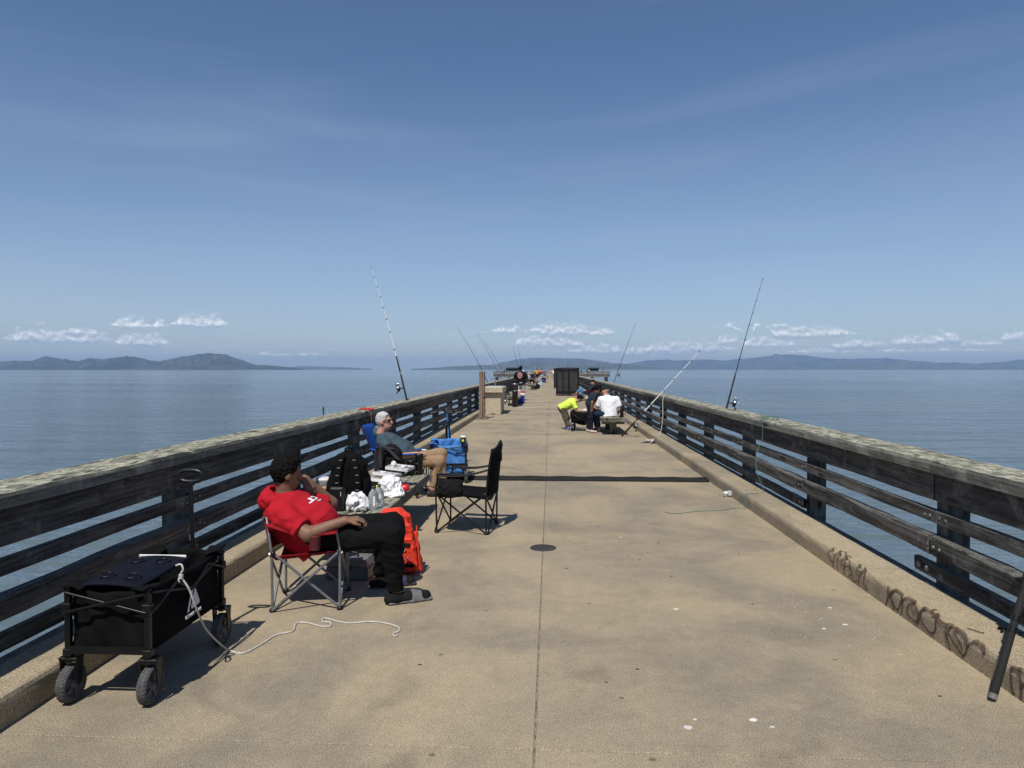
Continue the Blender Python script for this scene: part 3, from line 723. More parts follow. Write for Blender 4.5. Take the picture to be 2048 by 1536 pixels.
# ------------------------------------------------------------------ camp chairs (front = local +x)
def camp_chair(label, loc, rz, fab, tub, W=.5, D=.46, seat=.40, arm=.56, back=.90, tilt=.16, edge=None, fine=True, group=None, peak=0.0, name='camp_chair'):
    c = thing(name, label, 'chair', loc, rz, group); r = .0095; hw, hd = W / 2, D / 2
    ft = {(sx, sy): Vector((sx * hd, sy * hw, .012)) for sx in (-1, 1) for sy in (-1, 1)}
    tp = {(sx, sy): Vector((sx * hd * .97, sy * hw * 1.04, seat)) for sx in (-1, 1) for sy in (-1, 1)}
    def leg(pts, rr=r): MB().tube(pts, rr, 8 if fine else 5).build('leg', tub, c)
    for sx in (-1, 1):
        leg([ft[sx, -1], tp[sx, 1]]); leg([ft[sx, 1] + Vector((.02 * sx, 0, 0)), tp[sx, -1] + Vector((.02 * sx, 0, 0))])
    for sy in (-1, 1):
        leg([ft[-1, sy] + Vector((0, .012 * sy, 0)), tp[1, sy] + Vector((0, .012 * sy, 0))]); leg([ft[1, sy] + Vector((0, -.012 * sy, 0)), tp[-1, sy] + Vector((0, -.012 * sy, 0))])
        leg([ft[1, sy], Vector((hd * 1.02, sy * hw * 1.06, seat + .02)), Vector((hd * .92, sy * hw * 1.10, arm))])
        leg([ft[-1, sy], Vector((-hd, sy * hw * 1.05, seat)), Vector((-hd - tilt * .55, sy * hw * 1.02, arm + .10)), Vector((-hd - tilt, sy * hw * .98, back))])
    if fine:
        for k in ft.values(): MB().lathe([(.001, -.012), (.02, -.011), (.022, .004), (.013, .014), (.001, .014)], 10, Rm(loc=k)).build('foot', PLB, c)
        for k in tp.values(): MB().lathe([(.001, -.018), (.016, -.016), (.016, .016), (.001, .018)], 8, Rm(loc=k)).build('joint', PLB, c)
    n = 10 if fine else 5
    MB().grid(lambda a, b: (-hd + 2 * hd * a, -hw + 2 * hw * b, seat + .01 - .07 * math.sin(math.pi * b) * (1 - .35 * a) - .03 * (1 - a)), n, n, .006).build('seat', fab, c)
    def bk(a, b):
        z = seat - .02 + (back - seat + .01) * a; x = -hd - tilt * max(0, (z - seat)) / (back - seat) - .06 * math.sin(math.pi * b) * (1 - .3 * a) + .008
        z += peak * math.exp(-((b - .5) / .22) ** 2) * max(0, a - .6) / .4 + .012 * math.sin(math.pi * b) * 0
        return (x, (b - .5) * 2 * hw * (1 - .05 * a), z)
    MB().grid(bk, n, n, -.008).build('backrest', fab, c)
    if edge is not None:
        MB().tube([bk(1, i / 12) for i in range(13)], .008, 6).build('piping', edge, c)
    for sy in (-1, 1):
        p0 = Vector((-hd - tilt * .5, sy * hw * 1.03, arm + .06)); p1 = Vector((hd * .95, sy * hw * 1.10, arm + .005))
        MB().grid(lambda a, b: p0.lerp(p1, a) + Vector((0, (b - .5) * .085 * (1 + .5 * a), -.035 * math.sin(math.pi * a) - .012 * abs(b - .5))), n, 4, .008).build('armrest', fab, c)
        if edge is not None:
            for bb in (0, 1): MB().tube([p0.lerp(p1, a / 10) + Vector((0, (bb - .5) * .087 * (1 + .05 * a), -.035 * math.sin(math.pi * a / 10) - .006)) for a in range(11)], .005, 5).build('piping', edge, c)
    return c

# ------------------------------------------------------------------ folding wagons (long side = local y, pulled from +y)
def wagon(label, loc, rz, fab, W=.41, Ln=.85, deck_z=.25, top=.575, rim=PLG, wig=1.0, front_dir=1):
    c = thing('folding_wagon', label, 'wagon', loc, rz); hw, hl = W / 2, Ln / 2
    for sx in (-1, 1):
        for sy in (-1, 1):
            x, y = sx * hw, sy * hl
            p = MB().box((x - .014, y - .014, .20), (x + .014, y + .014, top - (.0 if sy < 0 else .02)), ch=.003); p.box((x - .022, y - .022, top - .125), (x + .022, y + .022, top - .075), ch=.004)
            p.box((x - .021, y - .021, .235), (x + .021, y + .021, .275), ch=.004); p.build('post', TUBE_B, c)
            # wheel with fork
            wx = x; wy = y + (.015 if sy < 0 else .0); wr = .091
            f = MB(); f.box((wx - .048, wy - .03, .212), (wx + .048, wy + .035, .228), ch=.004)
            for s in (-1, 1): f.prism([(wy - .022, .214), (wy + .028, .214), (wy + .018, .10), (wy - .012, .085)], -.004, .004, Matrix.Translation((wx + s * .042, 0, 0)) @ Matrix(((0, 0, 1, 0), (1, 0, 0, 0), (0, 1, 0, 0), (0, 0, 0, 1))))
            f.tube([(wx, wy, .20), (wx, wy, .245)], .014, 8); f.build('fork', TUBE_B, c)
            AX = Matrix.Translation((wx, wy, wr)) @ Matrix.Rotation(R(90), 4, 'Y')
            wl = MB().lathe([(.069, -.022), (.082, -.025), (.088, -.021), (wr, -.010), (wr, .010), (.088, .021), (.082, .025), (.069, .022)], 32, AX).build('tyre', TYREG, None)
            # raised tread blocks
            tb = MB()
            for q in range(30):
                for row, of in ((-.0105, 0), (.0105, .5)):
                    an = 2 * math.pi * (q + of) / 30; tb.box((-.0075, -.0075, -.003), (.0075, .0075, .0026), AX @ Rm(0, 0, 0, (wr * math.cos(an) * .985, wr * math.sin(an) * .985, row)) @ Matrix.Rotation(an, 4, 'Z') @ Matrix.Rotation(R(90), 4, 'Y') @ Matrix.Rotation(R(45), 4, 'Z'))
            wh = MB(); wh.lathe([(.071, -.019), (.071, .019), (.064, .019), (.060, .006), (.026, .006), (.021, .024), (.001, .024)], 28, AX); wh.lathe([(.071, .019), (.071, -.019), (.064, -.019), (.060, -.006), (.026, -.006), (.021, -.024), (.001, -.024)], 28, AX)
            for q in range(5):
                an = 2 * math.pi * q / 5 + .3; wh.box((.018, -.008, -.016), (.066, .008, .016), AX @ Matrix.Rotation(an, 4, 'Z'))
            wo = wh.build('wheel', rim, c); wl.parent = wo; tk = tb.build('tread', TYREG, wo); tk['kind'] = 'stuff'
    # soft tub: four hanging walls and a floor
    rg = random.Random(3)
    def wob(a, b, s): return .010 * wig * math.sin(a * 9 + s) * math.sin(b * 5 + s * 2) + .006 * wig * math.sin(a * 23 + b * 11 + s)
    x0, y0 = hw - .012, hl - .02; zt = top - .01
    def wall(p, q, s, sag, out):
        d = (q - p); nn = Vector((d.y, -d.x, 0)).normalized()
        return MB().grid(lambda a, b: p.lerp(q, a) + Vector((0, 0, deck_z + (zt - deck_z + (-sag * math.sin(math.pi * a) + .006 * math.sin(a * 11 + s)) * b) * b)) + nn * (wob(a, b, s) + out * math.sin(math.pi * a) * math.sin(math.pi * b)), 26, 12, .006)
    c1, c2, c3, c4 = Vector((-x0, -y0, 0)), Vector((x0, -y0, 0)), Vector((x0, y0, 0)), Vector((-x0, y0, 0))
    wall(c1, c2, 1.0, .020, .006).build('end_panel', fab, c); wall(c2, c3, 2.1, .012, .008).build('side_panel', fab, c); wall(c3, c4, 3.2, -.012, .006).build('end_panel', fab, c); wall(c4, c1, 4.5, .012, .008).build('side_panel', fab, c)
    MB().grid(lambda a, b: (-x0 + 2 * x0 * a, -y0 + 2 * y0 * b, deck_z + .012), 2, 2, .02).build('floor_panel', fab, c)
    # folded-over corner flaps
    for (cx, cy) in ((-hw, -hl), (hw, -hl), (hw, hl), (-hw, hl)):
        sx, sy = (1 if cx > 0 else -1), (1 if cy > 0 else -1)
        MB().grid(lambda a, b: (cx + sx * (.022 - .10 * a), cy + sy * (.022 - .12 * b), top + .012 - .014 * a - .012 * b + .008 * math.sin(a * 7 + b * 5 + cx * 9)), 6, 6, -.008).build('corner_flap', fab, c)
    MB().box((-hw - .004, -hl - .019, .252), (hw + .004, -hl - .0145, .288)).build('base_band', F_BLACK2, c)
    # scissor bars
    for s in (-1, 1):
        y = s * (hl + .022)
        MB().tube([(-hw, y, top - .02), (hw, y, top - .115)], .007, 6).build('cross_bar', TUBE_B, c); MB().tube([(hw, y + s * .012, top - .02), (-hw, y + s * .012, top - .115)], .007, 6).build('cross_bar', TUBE_B, c)
        x = s * (hw + .020)
        MB().tube([(x, -hl, top - .02), (x, 0, top - .115), (x, hl, top - .02)], .006, 6).build('cross_bar', TUBE_B, c)
        MB().tube([(x + s * .01, -hl, top - .11), (x + s * .01, -hl * .45, top - .03), (x + s * .01, 0, top - .12), (x + s * .01, hl * .45, top - .03), (x + s * .01, hl, top - .11)], .006, 6).build('cross_bar', TUBE_B, c)
    # pull handle standing up at the far end
    yh = hl + .03; h = MB().tube([(0.02, yh, .26), (.0, yh + .01, .97)], .0125, 10); h.tube([(.02, yh, .24), (.015, yh, .62)], .016, 10); hp = h.build('handle_pole', TUBE_B, c)
    g = MB(); P = []
    for i in range(28):
        an = 2 * math.pi * i / 28; cxx = math.copysign(abs(math.cos(an)) ** .7, math.cos(an)); szz = math.copysign(abs(math.sin(an)) ** .7, math.sin(an))
        P.append((.068 * cxx, yh + .012, 1.005 + .034 * szz))
    g.tube(P, .0135, 8, closed=True); g.box((-.018, yh - .002, .945), (.018, yh + .026, .975), ch=.004); g.build('grip', PLB, hp)
    return c

wg = wagon('black folding wagon with navy cup-holder tray and a mountain logo on its side', (-2.176, 3.75, 0), 0, F_BLACK, W=.405, Ln=.775)
# its navy lid tray with four cup rings
ty = MB(); ty.grid(lambda a, b: (-.155 + .30 * a + .02 * b, -.365 + .44 * b, .583 + .02 * b + .012 * math.sin(math.pi * a) - .01 * a * (1 - b)), 12, 12, .012); tyo = ty.build('tray', NAVYT, wg)
for (x, y) in ((-.075, -.27), (.06, -.28), (-.06, -.03), (.075, -.03)): MB().tube(torus_pts(Rm(R(2.5), 0, 0, (x, y, .604 + .04 * (y + .3))), .036, .036, 24), .0035, 6, closed=True).build('cup_ring', PLB, tyo)
MB().box((-.12, .0785, .592), (.15, .086, .6165), ch=.003).build('white_edge', WHITEP, tyo)
# logo: two white peaks with a winding path, lettering under it, on the side panel
LGM = mat('logo_white', (.62, .63, .66), .7, 0, .05)
def side_pt(a, b, o): return Vector((.2325 + o, a, b))           # a along the wagon, b up
lg = MB()
for poly in ([(-.070, .345), (-.022, .455), (-.012, .447), (-.004, .462), (-.006, .440), (-.026, .412), (-.030, .385), (-.044, .362), (-.042, .345)], [(.002, .463), (.012, .448), (.022, .452), (.066, .372), (.066, .358), (-.022, .350), (-.028, .366), (-.014, .388), (-.012, .412), (.008, .436)]):
    n = len(poly); lg.add([side_pt(a, b, .0) for a, b in poly], [tuple(range(n))])
lgo = lg.build('logo', LGM, wg)
def text_mesh(s, size, name='lettering', extr=.0015):
    cu = bpy.data.curves.new(name, 'FONT'); cu.body = s; cu.size = size; cu.align_x = 'CENTER'; cu.extrude = extr; cu.resolution_u = 2
    t = bpy.data.objects.new(name, cu); COL.objects.link(t); dg = bpy.context.evaluated_depsgraph_get()
    me = bpy.data.meshes.new_from_object(t.evaluated_get(dg)); bpy.data.objects.remove(t); bpy.data.curves.remove(cu); return me
lt = link('lettering', text_mesh('OZARK TRAIL', .028), LGM, wg); lt.matrix_local = Matrix(((0, 0, 1, .2325), (1, 0, 0, 0), (0, 1, 0, .312), (0, 0, 0, 1)))
rp = catmull([A(352, 1131, 3.60), A(362, 1129, 3.60), A(366, 1139, 3.60), A(362, 1152, 3.60), A(378, 1178, 3.61), A(392, 1215, 3.64), A(412, 1258, 3.74), A(438, 1286, 3.90), G(458, 1300, .006), G(486, 1306, .006), G(520, 1290, .006), G(552, 1270, .006), G(585, 1262, .006), G(592, 1247, .006), G(612, 1245, .006), G(640, 1252, .006), G(660, 1252, .006), G(660, 1245, .006), G(645, 1243, .006), G(650, 1236, .006), G(672, 1242, .006), G(700, 1246, .006), G(740, 1243, .006), G(775, 1247, .006), G(797, 1255, .006), G(797, 1263, .006), G(788, 1266, .006), G(788, 1272, .006), G(796, 1270, .006)], 8)
rpo = MB().tube(rp, .0052, 7).build('rope', ROPE); tag(rpo, 'thin white rope trailing over the deck from the black wagon', 'rope')
rpo2 = MB(); 
for k in range(3): rpo2.tube(torus_pts(frame(A(362, 1150, 3.60) + Vector((0, 0, -.008 * k)), (0, 0, 1)), .008, .010, 10), .0045, 5, closed=True)
rpo2.tube(catmull([A(362, 1152, 3.60), A(357, 1158, 3.59), A(359, 1164, 3.59)], 4), .004, 5); rpo2.build('knot', ROPE, rpo)

wb = wagon('blue folding wagon with sagging sides behind the man in sunglasses', (-1.53, 10.62, 0), R(8), F_BLUE, W=.50, Ln=.82, deck_z=.15, top=.57, wig=1.5)
cup = thing('coffee_cup', 'dark paper coffee cup with white lid on the corner of the blue wagon', 'cup', (-1.262, 10.22, .565))
MB().lathe([(.001, 0), (.031, 0), (.041, .105)], 18).build('cup_body', mat('brown_cup', (.035, .025, .02), .6), cup); MB().lathe([(.043, .103), (.044, .112), (.038, .126), (.001, .126)], 18).build('lid', WHITEP, cup)
MB().box((-.016, -.042, .045), (.014, -.036, .075)).build('print', YEL, cup)

# ------------------------------------------------------------------ chairs
ch_red = camp_chair('red camp chair on grey tube legs holding the man in the red hooded shirt', (-1.70, 4.953, 0), R(9), F_REDC, TUBE_G, W=.43, D=.45, seat=.40, arm=.55, back=.64, tilt=.06)
hold = MB(); hold.lathe([(.036, -.001), (.040, .085), (.044, .10), (.041, .10), (.037, .085), (.033, .004)], 14, Rm(loc=(.07, -.275, .435))); hold.build('cup_holder', mat('red_mesh_pocket', (.10, .012, .015), .7), ch_red)
ch_blk = camp_chair('empty black camp chair with grey edging and a cooler pocket beside the bench', (-.86, 7.33, 0), R(180 - 7), F_BLACK, TUBE_B, W=.54, D=.51, seat=.40, arm=.60, back=.86, tilt=.06, edge=F_GREY, peak=.07)
pk = sdf_mesh('pocket', [(bx((0, 0, 0), (.13, .035, .09), .03), 0), (el((0, .02, -.02), (.12, .05, .08)), .03)], .010, disp=wrinkle(.006, 40, 2)); link('cooler_pocket', pk, F_BLACK2, ch_blk, (.10, .325, .47))
MB().box((-.36, -.04, .70), (-.33, .05, .80), ch=.01).build('phone_pocket', F_BLACK2, ch_blk)
ch_blu = camp_chair('royal blue camp chair under the grey-haired man with sunglasses', (-1.93, 9.25, 0), R(-2), F_NAVY, TUBE_B, W=.52, D=.48, seat=.40, arm=.58, back=.93, tilt=.26)

# ------------------------------------------------------------------ benches (long side = local y)
def bench(label, loc, ln=2.44, group='timber benches on the pier'):
    c = thing('timber_bench', label, 'bench', loc, 0, group)
    for i in range(4):
        x = -.32 + i * .163
        link('plank', board_mesh(x, x + .151, .335, .435, ln, 300 + i, n=8, rag=.0025, ch=.008), BENCHW, c)
    for y in (.42, ln - .42):
        MB().box((-.075, y - .055, .012), (.085, y + .055, .255), ch=.006).build('leg', BENCHE, c)
        MB().box((-.29, y - .05, .257), (.29, y + .05, .333), ch=.006).build('cross_beam', BENCHE, c)
        MB().box((-.17, y - .09, 0), (.18, y + .09, .012)).build('foot_plate', PLB, c)
    return c
bench('timber bench crowded with bags and tackle between the camp chairs', (-1.74, 5.80, 0), 2.44)
bench('timber bench under the seated man in white by the kerb', (1.60, 17.85, 0), 2.44)
bench('timber bench behind the brown tube with a cooler at its side', (-1.68, 32.0, 0), 2.44)
bench('small far timber bench beyond the man in the black shirt', (-1.5, 57.5, 0), 2.2)
bench('farthest timber bench among the seated anglers', (-1.5, 74, 0), 2.2)

# ------------------------------------------------------------------ things on and round the near bench
BZ = .436
def backpack(label, loc, rz, fab, s=1.0, straps=True, seed=1):
    c = thing('backpack', label, 'backpack', loc, rz)
    me = sdf_mesh('bag', [(bx((0, 0, .20), (.165, .10, .20), .07), 0), (el((0, 0, .38), (.125, .085, .10)), .06), (el((0, .10, .16), (.13, .07, .15)), .05), (el((-.15, 0, .12), (.05, .08, .12)), .05), (el((.15, .02, .14), (.05, .08, .13)), .05)], .0115, disp=wrinkle(.008, 28, seed))
    for v in me.vertices: v.co *= s
    link('bag', me, fab, c)
    if straps:
        for sx in (-1, 1):
            def st(a, b, off=0): 
                z = .455 - .42 * a; x = sx * (.045 + .045 * math.sin(a * 2.6)) + (b - .5) * .062
                return Vector((x, -.108 - .028 * math.sin(math.pi * min(1, a * 1.1)) - off, z)) * s
            MB().grid(st, 14, 4, .014).build('strap', fab, c)
            for q in range(5):
                a = .12 + q * .16; p = st(a, .5, .003); MB().box((p.x - .014, p.y - .004, p.z - .0025), (p.x + .014, p.y, p.z + .0025)).build('loop', mat('grey_webbing', (.28, .28, .28), .8), c)
        MB().tube(catmull([(-.03, -.02, .465 * s), (-.025, -.02, .50 * s), (.025, -.02, .50 * s), (.03, -.02, .465 * s)], 5), .009, 6).build('grab_handle', fab, c)
    return c
backpack('large black backpack standing upright on the bench, straps outward', (-1.83, 6.36, BZ), R(8), F_BLACK, 1.0)
b2 = backpack('dark grey backpack slumped at the bench end by the tumbler', (-1.80, 7.95, BZ), R(-30), F_BLACK2, .78, False, 5)
for (p0, p1, p2) in (((-.14, -.10, .06), (-.09, -.13, .33), (.10, -.07, .33)), ((-.04, -.14, .10), (.0, -.15, .36), (.16, -.05, .20))):
    q = catmull([p0, p1, p2], 8); MB().grid(lambda a, b, q=q: q[min(len(q) - 1, int(a * (len(q) - 1)))] + Vector((0, 0, 0)) + Vector((.035 * (b - .5), .03 * (b - .5), .0)), 16, 3, .01).build('strap', F_GREY, b2)
cs = thing('speaker_case', 'slim upright black case in front of the large backpack', 'case', (-1.83, 6.0, BZ), R(4)); MB().box((-.062, -.045, 0), (.062, .045, .205), ch=.014).build('shell', PLB, cs); MB().box((.036, -.047, .13), (.040, -.0455, .17)).build('mark', WHITEP, cs)
def plastic_bag(label, loc, rad, seed, hole=True):
    r0 = rad; me = sdf_mesh('bag', [(el((0, 0, r0[2] * .8), r0), 0), (el((r0[0] * .5, -.02, r0[2] * .35), (r0[0] * .7, r0[1] * .8, r0[2] * .4)), .04), (el((-r0[0] * .4, .02, r0[2] * .4), (r0[0] * .6, r0[1] * .9, r0[2] * .5)), .04)], .0075, cuts=[half((0, 0, .003), (0, 0, -1))], disp=wrinkle(.012, 55, seed))
    o = link('plastic_bag', me, BAGW, None, loc); tag(o, label, 'bag', 'white plastic bags on the bench')
    return o
b = plastic_bag('white plastic bag sitting on the bench next to the clear bottles', (-1.665, 6.02, BZ), (.092, .085, .085), 3); MB().grid(lambda a, c_: (-.012 + .05 * a + .012 * c_, -.088 - .012 * math.sin(a * 3), .045 + .045 * c_ + .01 * a), 4, 4, .002).build('logo_patch', mat('bag_print', (.12, .12, .13), .6), b)
b = plastic_bag('crumpled white plastic bag with yellow print beside the red cup', (-1.57, 6.88, BZ), (.115, .10, .095), 8); MB().grid(lambda a, c_: (-.118 + .035 * a, -.09 + .03 * a, .03 + .06 * c_), 3, 3, .002).build('yellow_print', YEL, b)
nk = sdf_mesh('napkin', [(bx((0, 0, .012), (.10, .06, .012), .01), 0), (el((.02, 0, .03), (.06, .05, .02)), .02)], .007, disp=wrinkle(.012, 60, 5)); tag(link('napkin', nk, mat('paper_napkin', (.75, .75, .74), .9), None, (-1.50, 6.68, BZ + .006)), 'crumpled white paper napkin in front of the red cup', 'napkin')
rcup = thing('red_cup', 'red plastic cup lying on its side on the bench', 'cup', (-1.45, 6.90, BZ + .047)); AXL = Matrix.Rotation(R(84), 4, 'Y') @ Matrix.Rotation(R(0), 4, 'Z')
MB().lathe([(.030, .060), (.034, .058), (.0365, .02), (.041, -.055), (.043, -.058), (.039, -.055), (.033, .04), (.001, .05)], 20, AXL).build('shell', REDP, rcup); MB().lathe([(.001, .0605), (.030, .060)], 20, AXL).build('base', REDP, rcup)
wcup = thing('white_cup', 'white foam cup nested behind the red cup', 'cup', (-1.54, 6.92, BZ + .048)); MB().lathe([(.001, .05), (.033, .05), (.043, -.05), (.044, -.055), (.038, -.05), (.028, .045), (.001, .046)], 20, AXL).build('shell', WHITEP, wcup)
def bottle(label, loc, s=1.0):
    c = thing('water_bottle', label, 'bottle', loc, 0, 'clear bottles on the bench')
    MB().lathe([(.001, .006), (.036, .0), (.043, .008), (.043, .05), (.040, .058), (.043, .066), (.043, .12), (.036, .145), (.015, .168), (.014, .18)], 22).build('bottle_body', CLEAR, c)
    MB().lathe([(.017, .176), (.017, .198), (.001, .199)], 14).build('cap', mat('dark_cap', (.02, .02, .025), .4), c); MB().box((.006, -.0440, .035), (.024, -.0420, .115)).build('label_print', WHITEP, c)
    c.scale = (s, s, s); return c
bottle('clear plastic bottle with dark cap and white lettering on the bench', (-1.535, 6.08, BZ), 1.02); bottle('clear plastic bottle standing behind the lettered bottle', (-1.52, 6.22, BZ), .98)
tb_ = thing('tackle_trays', 'opened white fishing tackle box with stepped trays of lures', 'tackle box', (-1.72, 7.28, BZ), R(-20))
rg = random.Random(5)
for i, (x, y, z, ti) in enumerate(((-.06, -.12, .07, -.15), (.03, .0, .115, -.05), (.11, .12, .17, .12))):
    M = Rm(ti, .05, 0, (x, y, z)); t = MB(); w_, d_ = .135, .072
    t.box((-w_, -d_, 0), (w_, d_, .004), M)
    for q in ((-w_, -d_, w_, -d_ + .004), (-w_, d_ - .004, w_, d_), (-w_, -d_ + .0045, -w_ + .004, d_ - .0045), (w_ - .004, -d_ + .0045, w_, d_ - .0045), (-.03, -d_ + .0045, -.027, d_ - .0045), (.05, -d_ + .0045, .053, d_ - .0045)): t.box((q[0], q[1], .0045), (q[2], q[3], .030), M)
    to = t.build('tray', WHITEP, tb_)
    for q in range(7):
        cx, cy = rg.uniform(-.11, .11), rg.uniform(-.05, .05); an = rg.uniform(0, 3.1); L_ = rg.uniform(.012, .03)
        p0 = M @ Vector((cx - L_ * math.cos(an), cy - L_ * math.sin(an), .014)); p1 = M @ Vector((cx + L_ * math.cos(an), cy + L_ * math.sin(an), .016))
        MB().tube([p0, p0.lerp(p1, .5), p1], [.003, .007, .002], 6).build('lure', [mat('lure_red', (.45, .05, .05), .4), PLB, mat('lure_silver', (.5, .5, .5), .3, .8)][q % 3], to)
MB().box((-.15, -.10, 0), (.15, .10, .06), ch=.01).build('box_base', PLG, tb_)
MB().lathe([(.001, .0), (.026, .0), (.026, .03), (.012, .03), (.012, .004), (.001, .004)], 16, Rm(R(60), 0, 0, (.03, .14, .215))).build('line_spool', WHITEP, tb_)
tm = thing('tumbler', 'black insulated tumbler standing at the end of the bench', 'tumbler', (-1.515, 8.12, BZ)); MB().lathe([(.001, 0), (.042, 0), (.046, .20), (.05, .22), (.05, .24), (.001, .245)], 20).build('tumbler_body', PLB, tm); MB().box((-.008, -.049, .03), (.004, -.043, .15)).build('silver_strip', CHROME, tm)
mg = thing('thermos_mug', 'black lidded mug behind the tumbler', 'mug', (-1.60, 8.06, BZ)); MB().lathe([(.001, 0), (.05, 0), (.05, .15), (.053, .155), (.053, .17), (.001, .18)], 18).build('mug_body', PLB, mg); MB().tube(catmull([(.05, 0, .13), (.085, 0, .12), (.085, 0, .05), (.05, 0, .04)], 5), .008, 6).build('handle', PLB, mg)
yb = sdf_mesh('snack', [(bx((0, 0, .05), (.05, .02, .05), .015), 0)], .008, disp=wrinkle(.006, 60, 4)); tag(link('snack_packet', yb, mat('packet_yellow', (.55, .60, .05), .4, col2=(.75, .75, .5)), None, (-1.93, 7.0, BZ + .008), (R(-15), 0, R(20))), 'yellow and white snack packet behind the black backpack', 'packet')
sn = thing('lure_packet', 'small red and white lure packet at the bench edge beside the black case', 'packet', (-1.96, 6.12, BZ)); MB().box((-.05, -.03, 0), (.05, .03, .014), ch=.004).build('packet', WHITEP, sn); MB().box((-.03, -.031, .003), (.03, -.0302, .010)).build('red_print', REDP, sn)

bk = thing('bucket', 'small white bucket with amber label standing on the kerb by the railing', 'bucket', (-2.655, 8.22, .15))
MB().lathe([(.001, 0), (.082, 0), (.096, .19), (.100, .195), (.100, .21), (.097, .212)], 26).build('pail', mat('milky_plastic', (.50, .53, .56), .45, 0, .05), bk); MB().lathe([(.101, .205), (.102, .222), (.09, .226), (.03, .228), (.001, .228)], 26).build('lid', WHITEP, bk)
MB().grid(lambda a, b: (.0945 * math.cos(-1.5 + 1.3 * a) * (.94 + .045 * b), .0945 * math.sin(-1.5 + 1.3 * a) * (.94 + .045 * b), .04 + .10 * b), 8, 2, .0).build('label_print', mat('amber_label', (.55, .27, .02), .5), bk)
MB().tube(catmull([(.098, 0, .20), (.06, -.09, .14), (-.03, -.105, .13), (-.098, 0, .20)], 6), .0035, 6).build('bail', WHITEP, bk)

tk = thing('tackle_box', 'closed grey tackle box on the deck under the bench end', 'tackle box', (-1.585, 5.54, 0), R(-3))
MB().box((-.17, -.10, 0), (.17, .10, .105), ch=.012).build('box_base', mat('tackle_grey', (.12, .125, .13), .45), tk); MB().prism([(-.168, .108), (.168, .108), (.15, .165), (-.15, .165)], -.098, .098, Matrix(((1, 0, 0, 0), (0, 0, -1, 0), (0, 1, 0, 0), (0, 0, 0, 1)))).build('lid', mat('tackle_lid', (.16, .165, .17), .4), tk)
MB().box((-.035, -.106, .08), (.035, -.1005, .125), ch=.002).build('latch', PLB, tk); MB().tube(catmull([(-.06, 0, .165), (-.05, 0, .195), (.05, 0, .195), (.06, 0, .165)], 4), .008, 6).build('handle', PLB, tk)

ob = thing('folded_cart_cover', 'orange-red vinyl folded cover with grommets leaning on the bench end', 'cover', (-1.20, 5.66, 0), R(-8))
TL = Rm(0, R(-9), 0)
me = sdf_mesh('cover', [(bx((-.02, 0, .27), (.11, .055, .26), .012, TL), 0), (bx((.05, -.045, .22), (.075, .03, .19), .010, TL), .006), (bx((.07, .035, .17), (.07, .03, .16), .010, TL), .006)], .0075, cuts=[half((0, 0, .004), (0, 0, -1)), half((.0, 0, .515), (.62, 0, .78)), half((.135, 0, .34), (.95, 0, .30))], disp=wrinkle(.006, 34, 9)); link('panel', me, F_ORANGE, ob)
for (z, x) in ((.375, .0), (.255, .04), (.09, .07)): MB().box((-.045 + x, -.090, z - .012), (.06 + x, -.072, z + .012), ch=.002).build('strap', F_BLACK2, ob)
for (z, x) in ((.215, .055), (.145, .075)): MB().tube(torus_pts(frame((x, -.085, z), (0, -1, 0)), .010, .010, 12), .0035, 6, closed=True).build('grommet', CHROME, ob)
MB().tube(catmull([(.135, -.03, .40), (.15, -.04, .25), (.165, -.04, .06)], 6), .006, 6).build('edge_piping', F_ORANGE, ob)

# ------------------------------------------------------------------ bicycle behind the blue wagon
bc = thing('bicycle', 'small blue folding bicycle with black seat behind the blue wagon', 'bicycle', (-1.70, 11.55, 0), R(6))
BLUEP = mat('blue_paint', (.03, .20, .50), .3, .1)
def wheel(root, y, r, x=0.0):
    AX = Matrix.Translation((x, y, r)) @ Matrix.Rotation(R(90), 4, 'Y'); w_ = MB().tube(torus_pts(AX, r - .02, r - .02, 30), .020, 8, closed=True).build('wheel', RUBBER, root)
    MB().tube(torus_pts(AX, r - .045, r - .045, 30), .008, 6, closed=True).build('rim', CHROME, w_)
    sp = MB()
    for i in range(12): sp.tube([AX @ Vector((.01, 0, 0)), AX @ Vector(((r - .045) * math.cos(i * .5236), (r - .045) * math.sin(i * .5236), 0))], .0016, 4)
    sp.tube([AX @ Vector((0, 0, -.04)), AX @ Vector((0, 0, .04))], .018, 8); s_ = sp.build('spokes', CHROME, w_); s_['kind'] = 'stuff'
wheel(bc, -.05, .25); wheel(bc, .88, .25)
MB().tube([(0, .88, .25), (0, .76, .55), (.0, .72, .62)], .016, 8).build('fork', PLB, bc); fr = MB().tube([(0, .73, .60), (.0, .40, .36), (0, .25, .30)], .022, 10); fr.tube([(0, .25, .30), (0, -.05, .25)], .014, 8); fr.tube([(0, .2, .30), (0, .14, .56)], .020, 8); fr.build('frame', BLUEP, bc)
MB().tube([(0, .17, .40), (-.01, .11, .72)], .019, 10).build('seat_post', PLB, bc); link('seat', sdf_mesh('seat', [(el((0, .05, .745), (.075, .10, .032)), 0), (rc((0, .08, .745), (0, .24, .735), .05, .022), .03)], .009), PLB, bc)
MB().tube([(0, .72, .60), (-.02, .66, .92)], .016, 8).build('stem', BLUEP, bc); hb = MB().tube(catmull([(-.27, .60, .90), (-.15, .64, .94), (-.02, .66, .935), (.11, .64, .94), (.22, .60, .91)], 6), .012, 8).build('handlebar', PLB, bc)
for x in (-.25, .20): MB().tube([(x - .05, .60, .90), (x + .05, .605, .915)], .018, 8).build('grip', PLB, hb); MB().tube([(x * .7, .62, .935), (x * .95, .68, .90)], .006, 6).build('brake_lever', CHROME, hb)

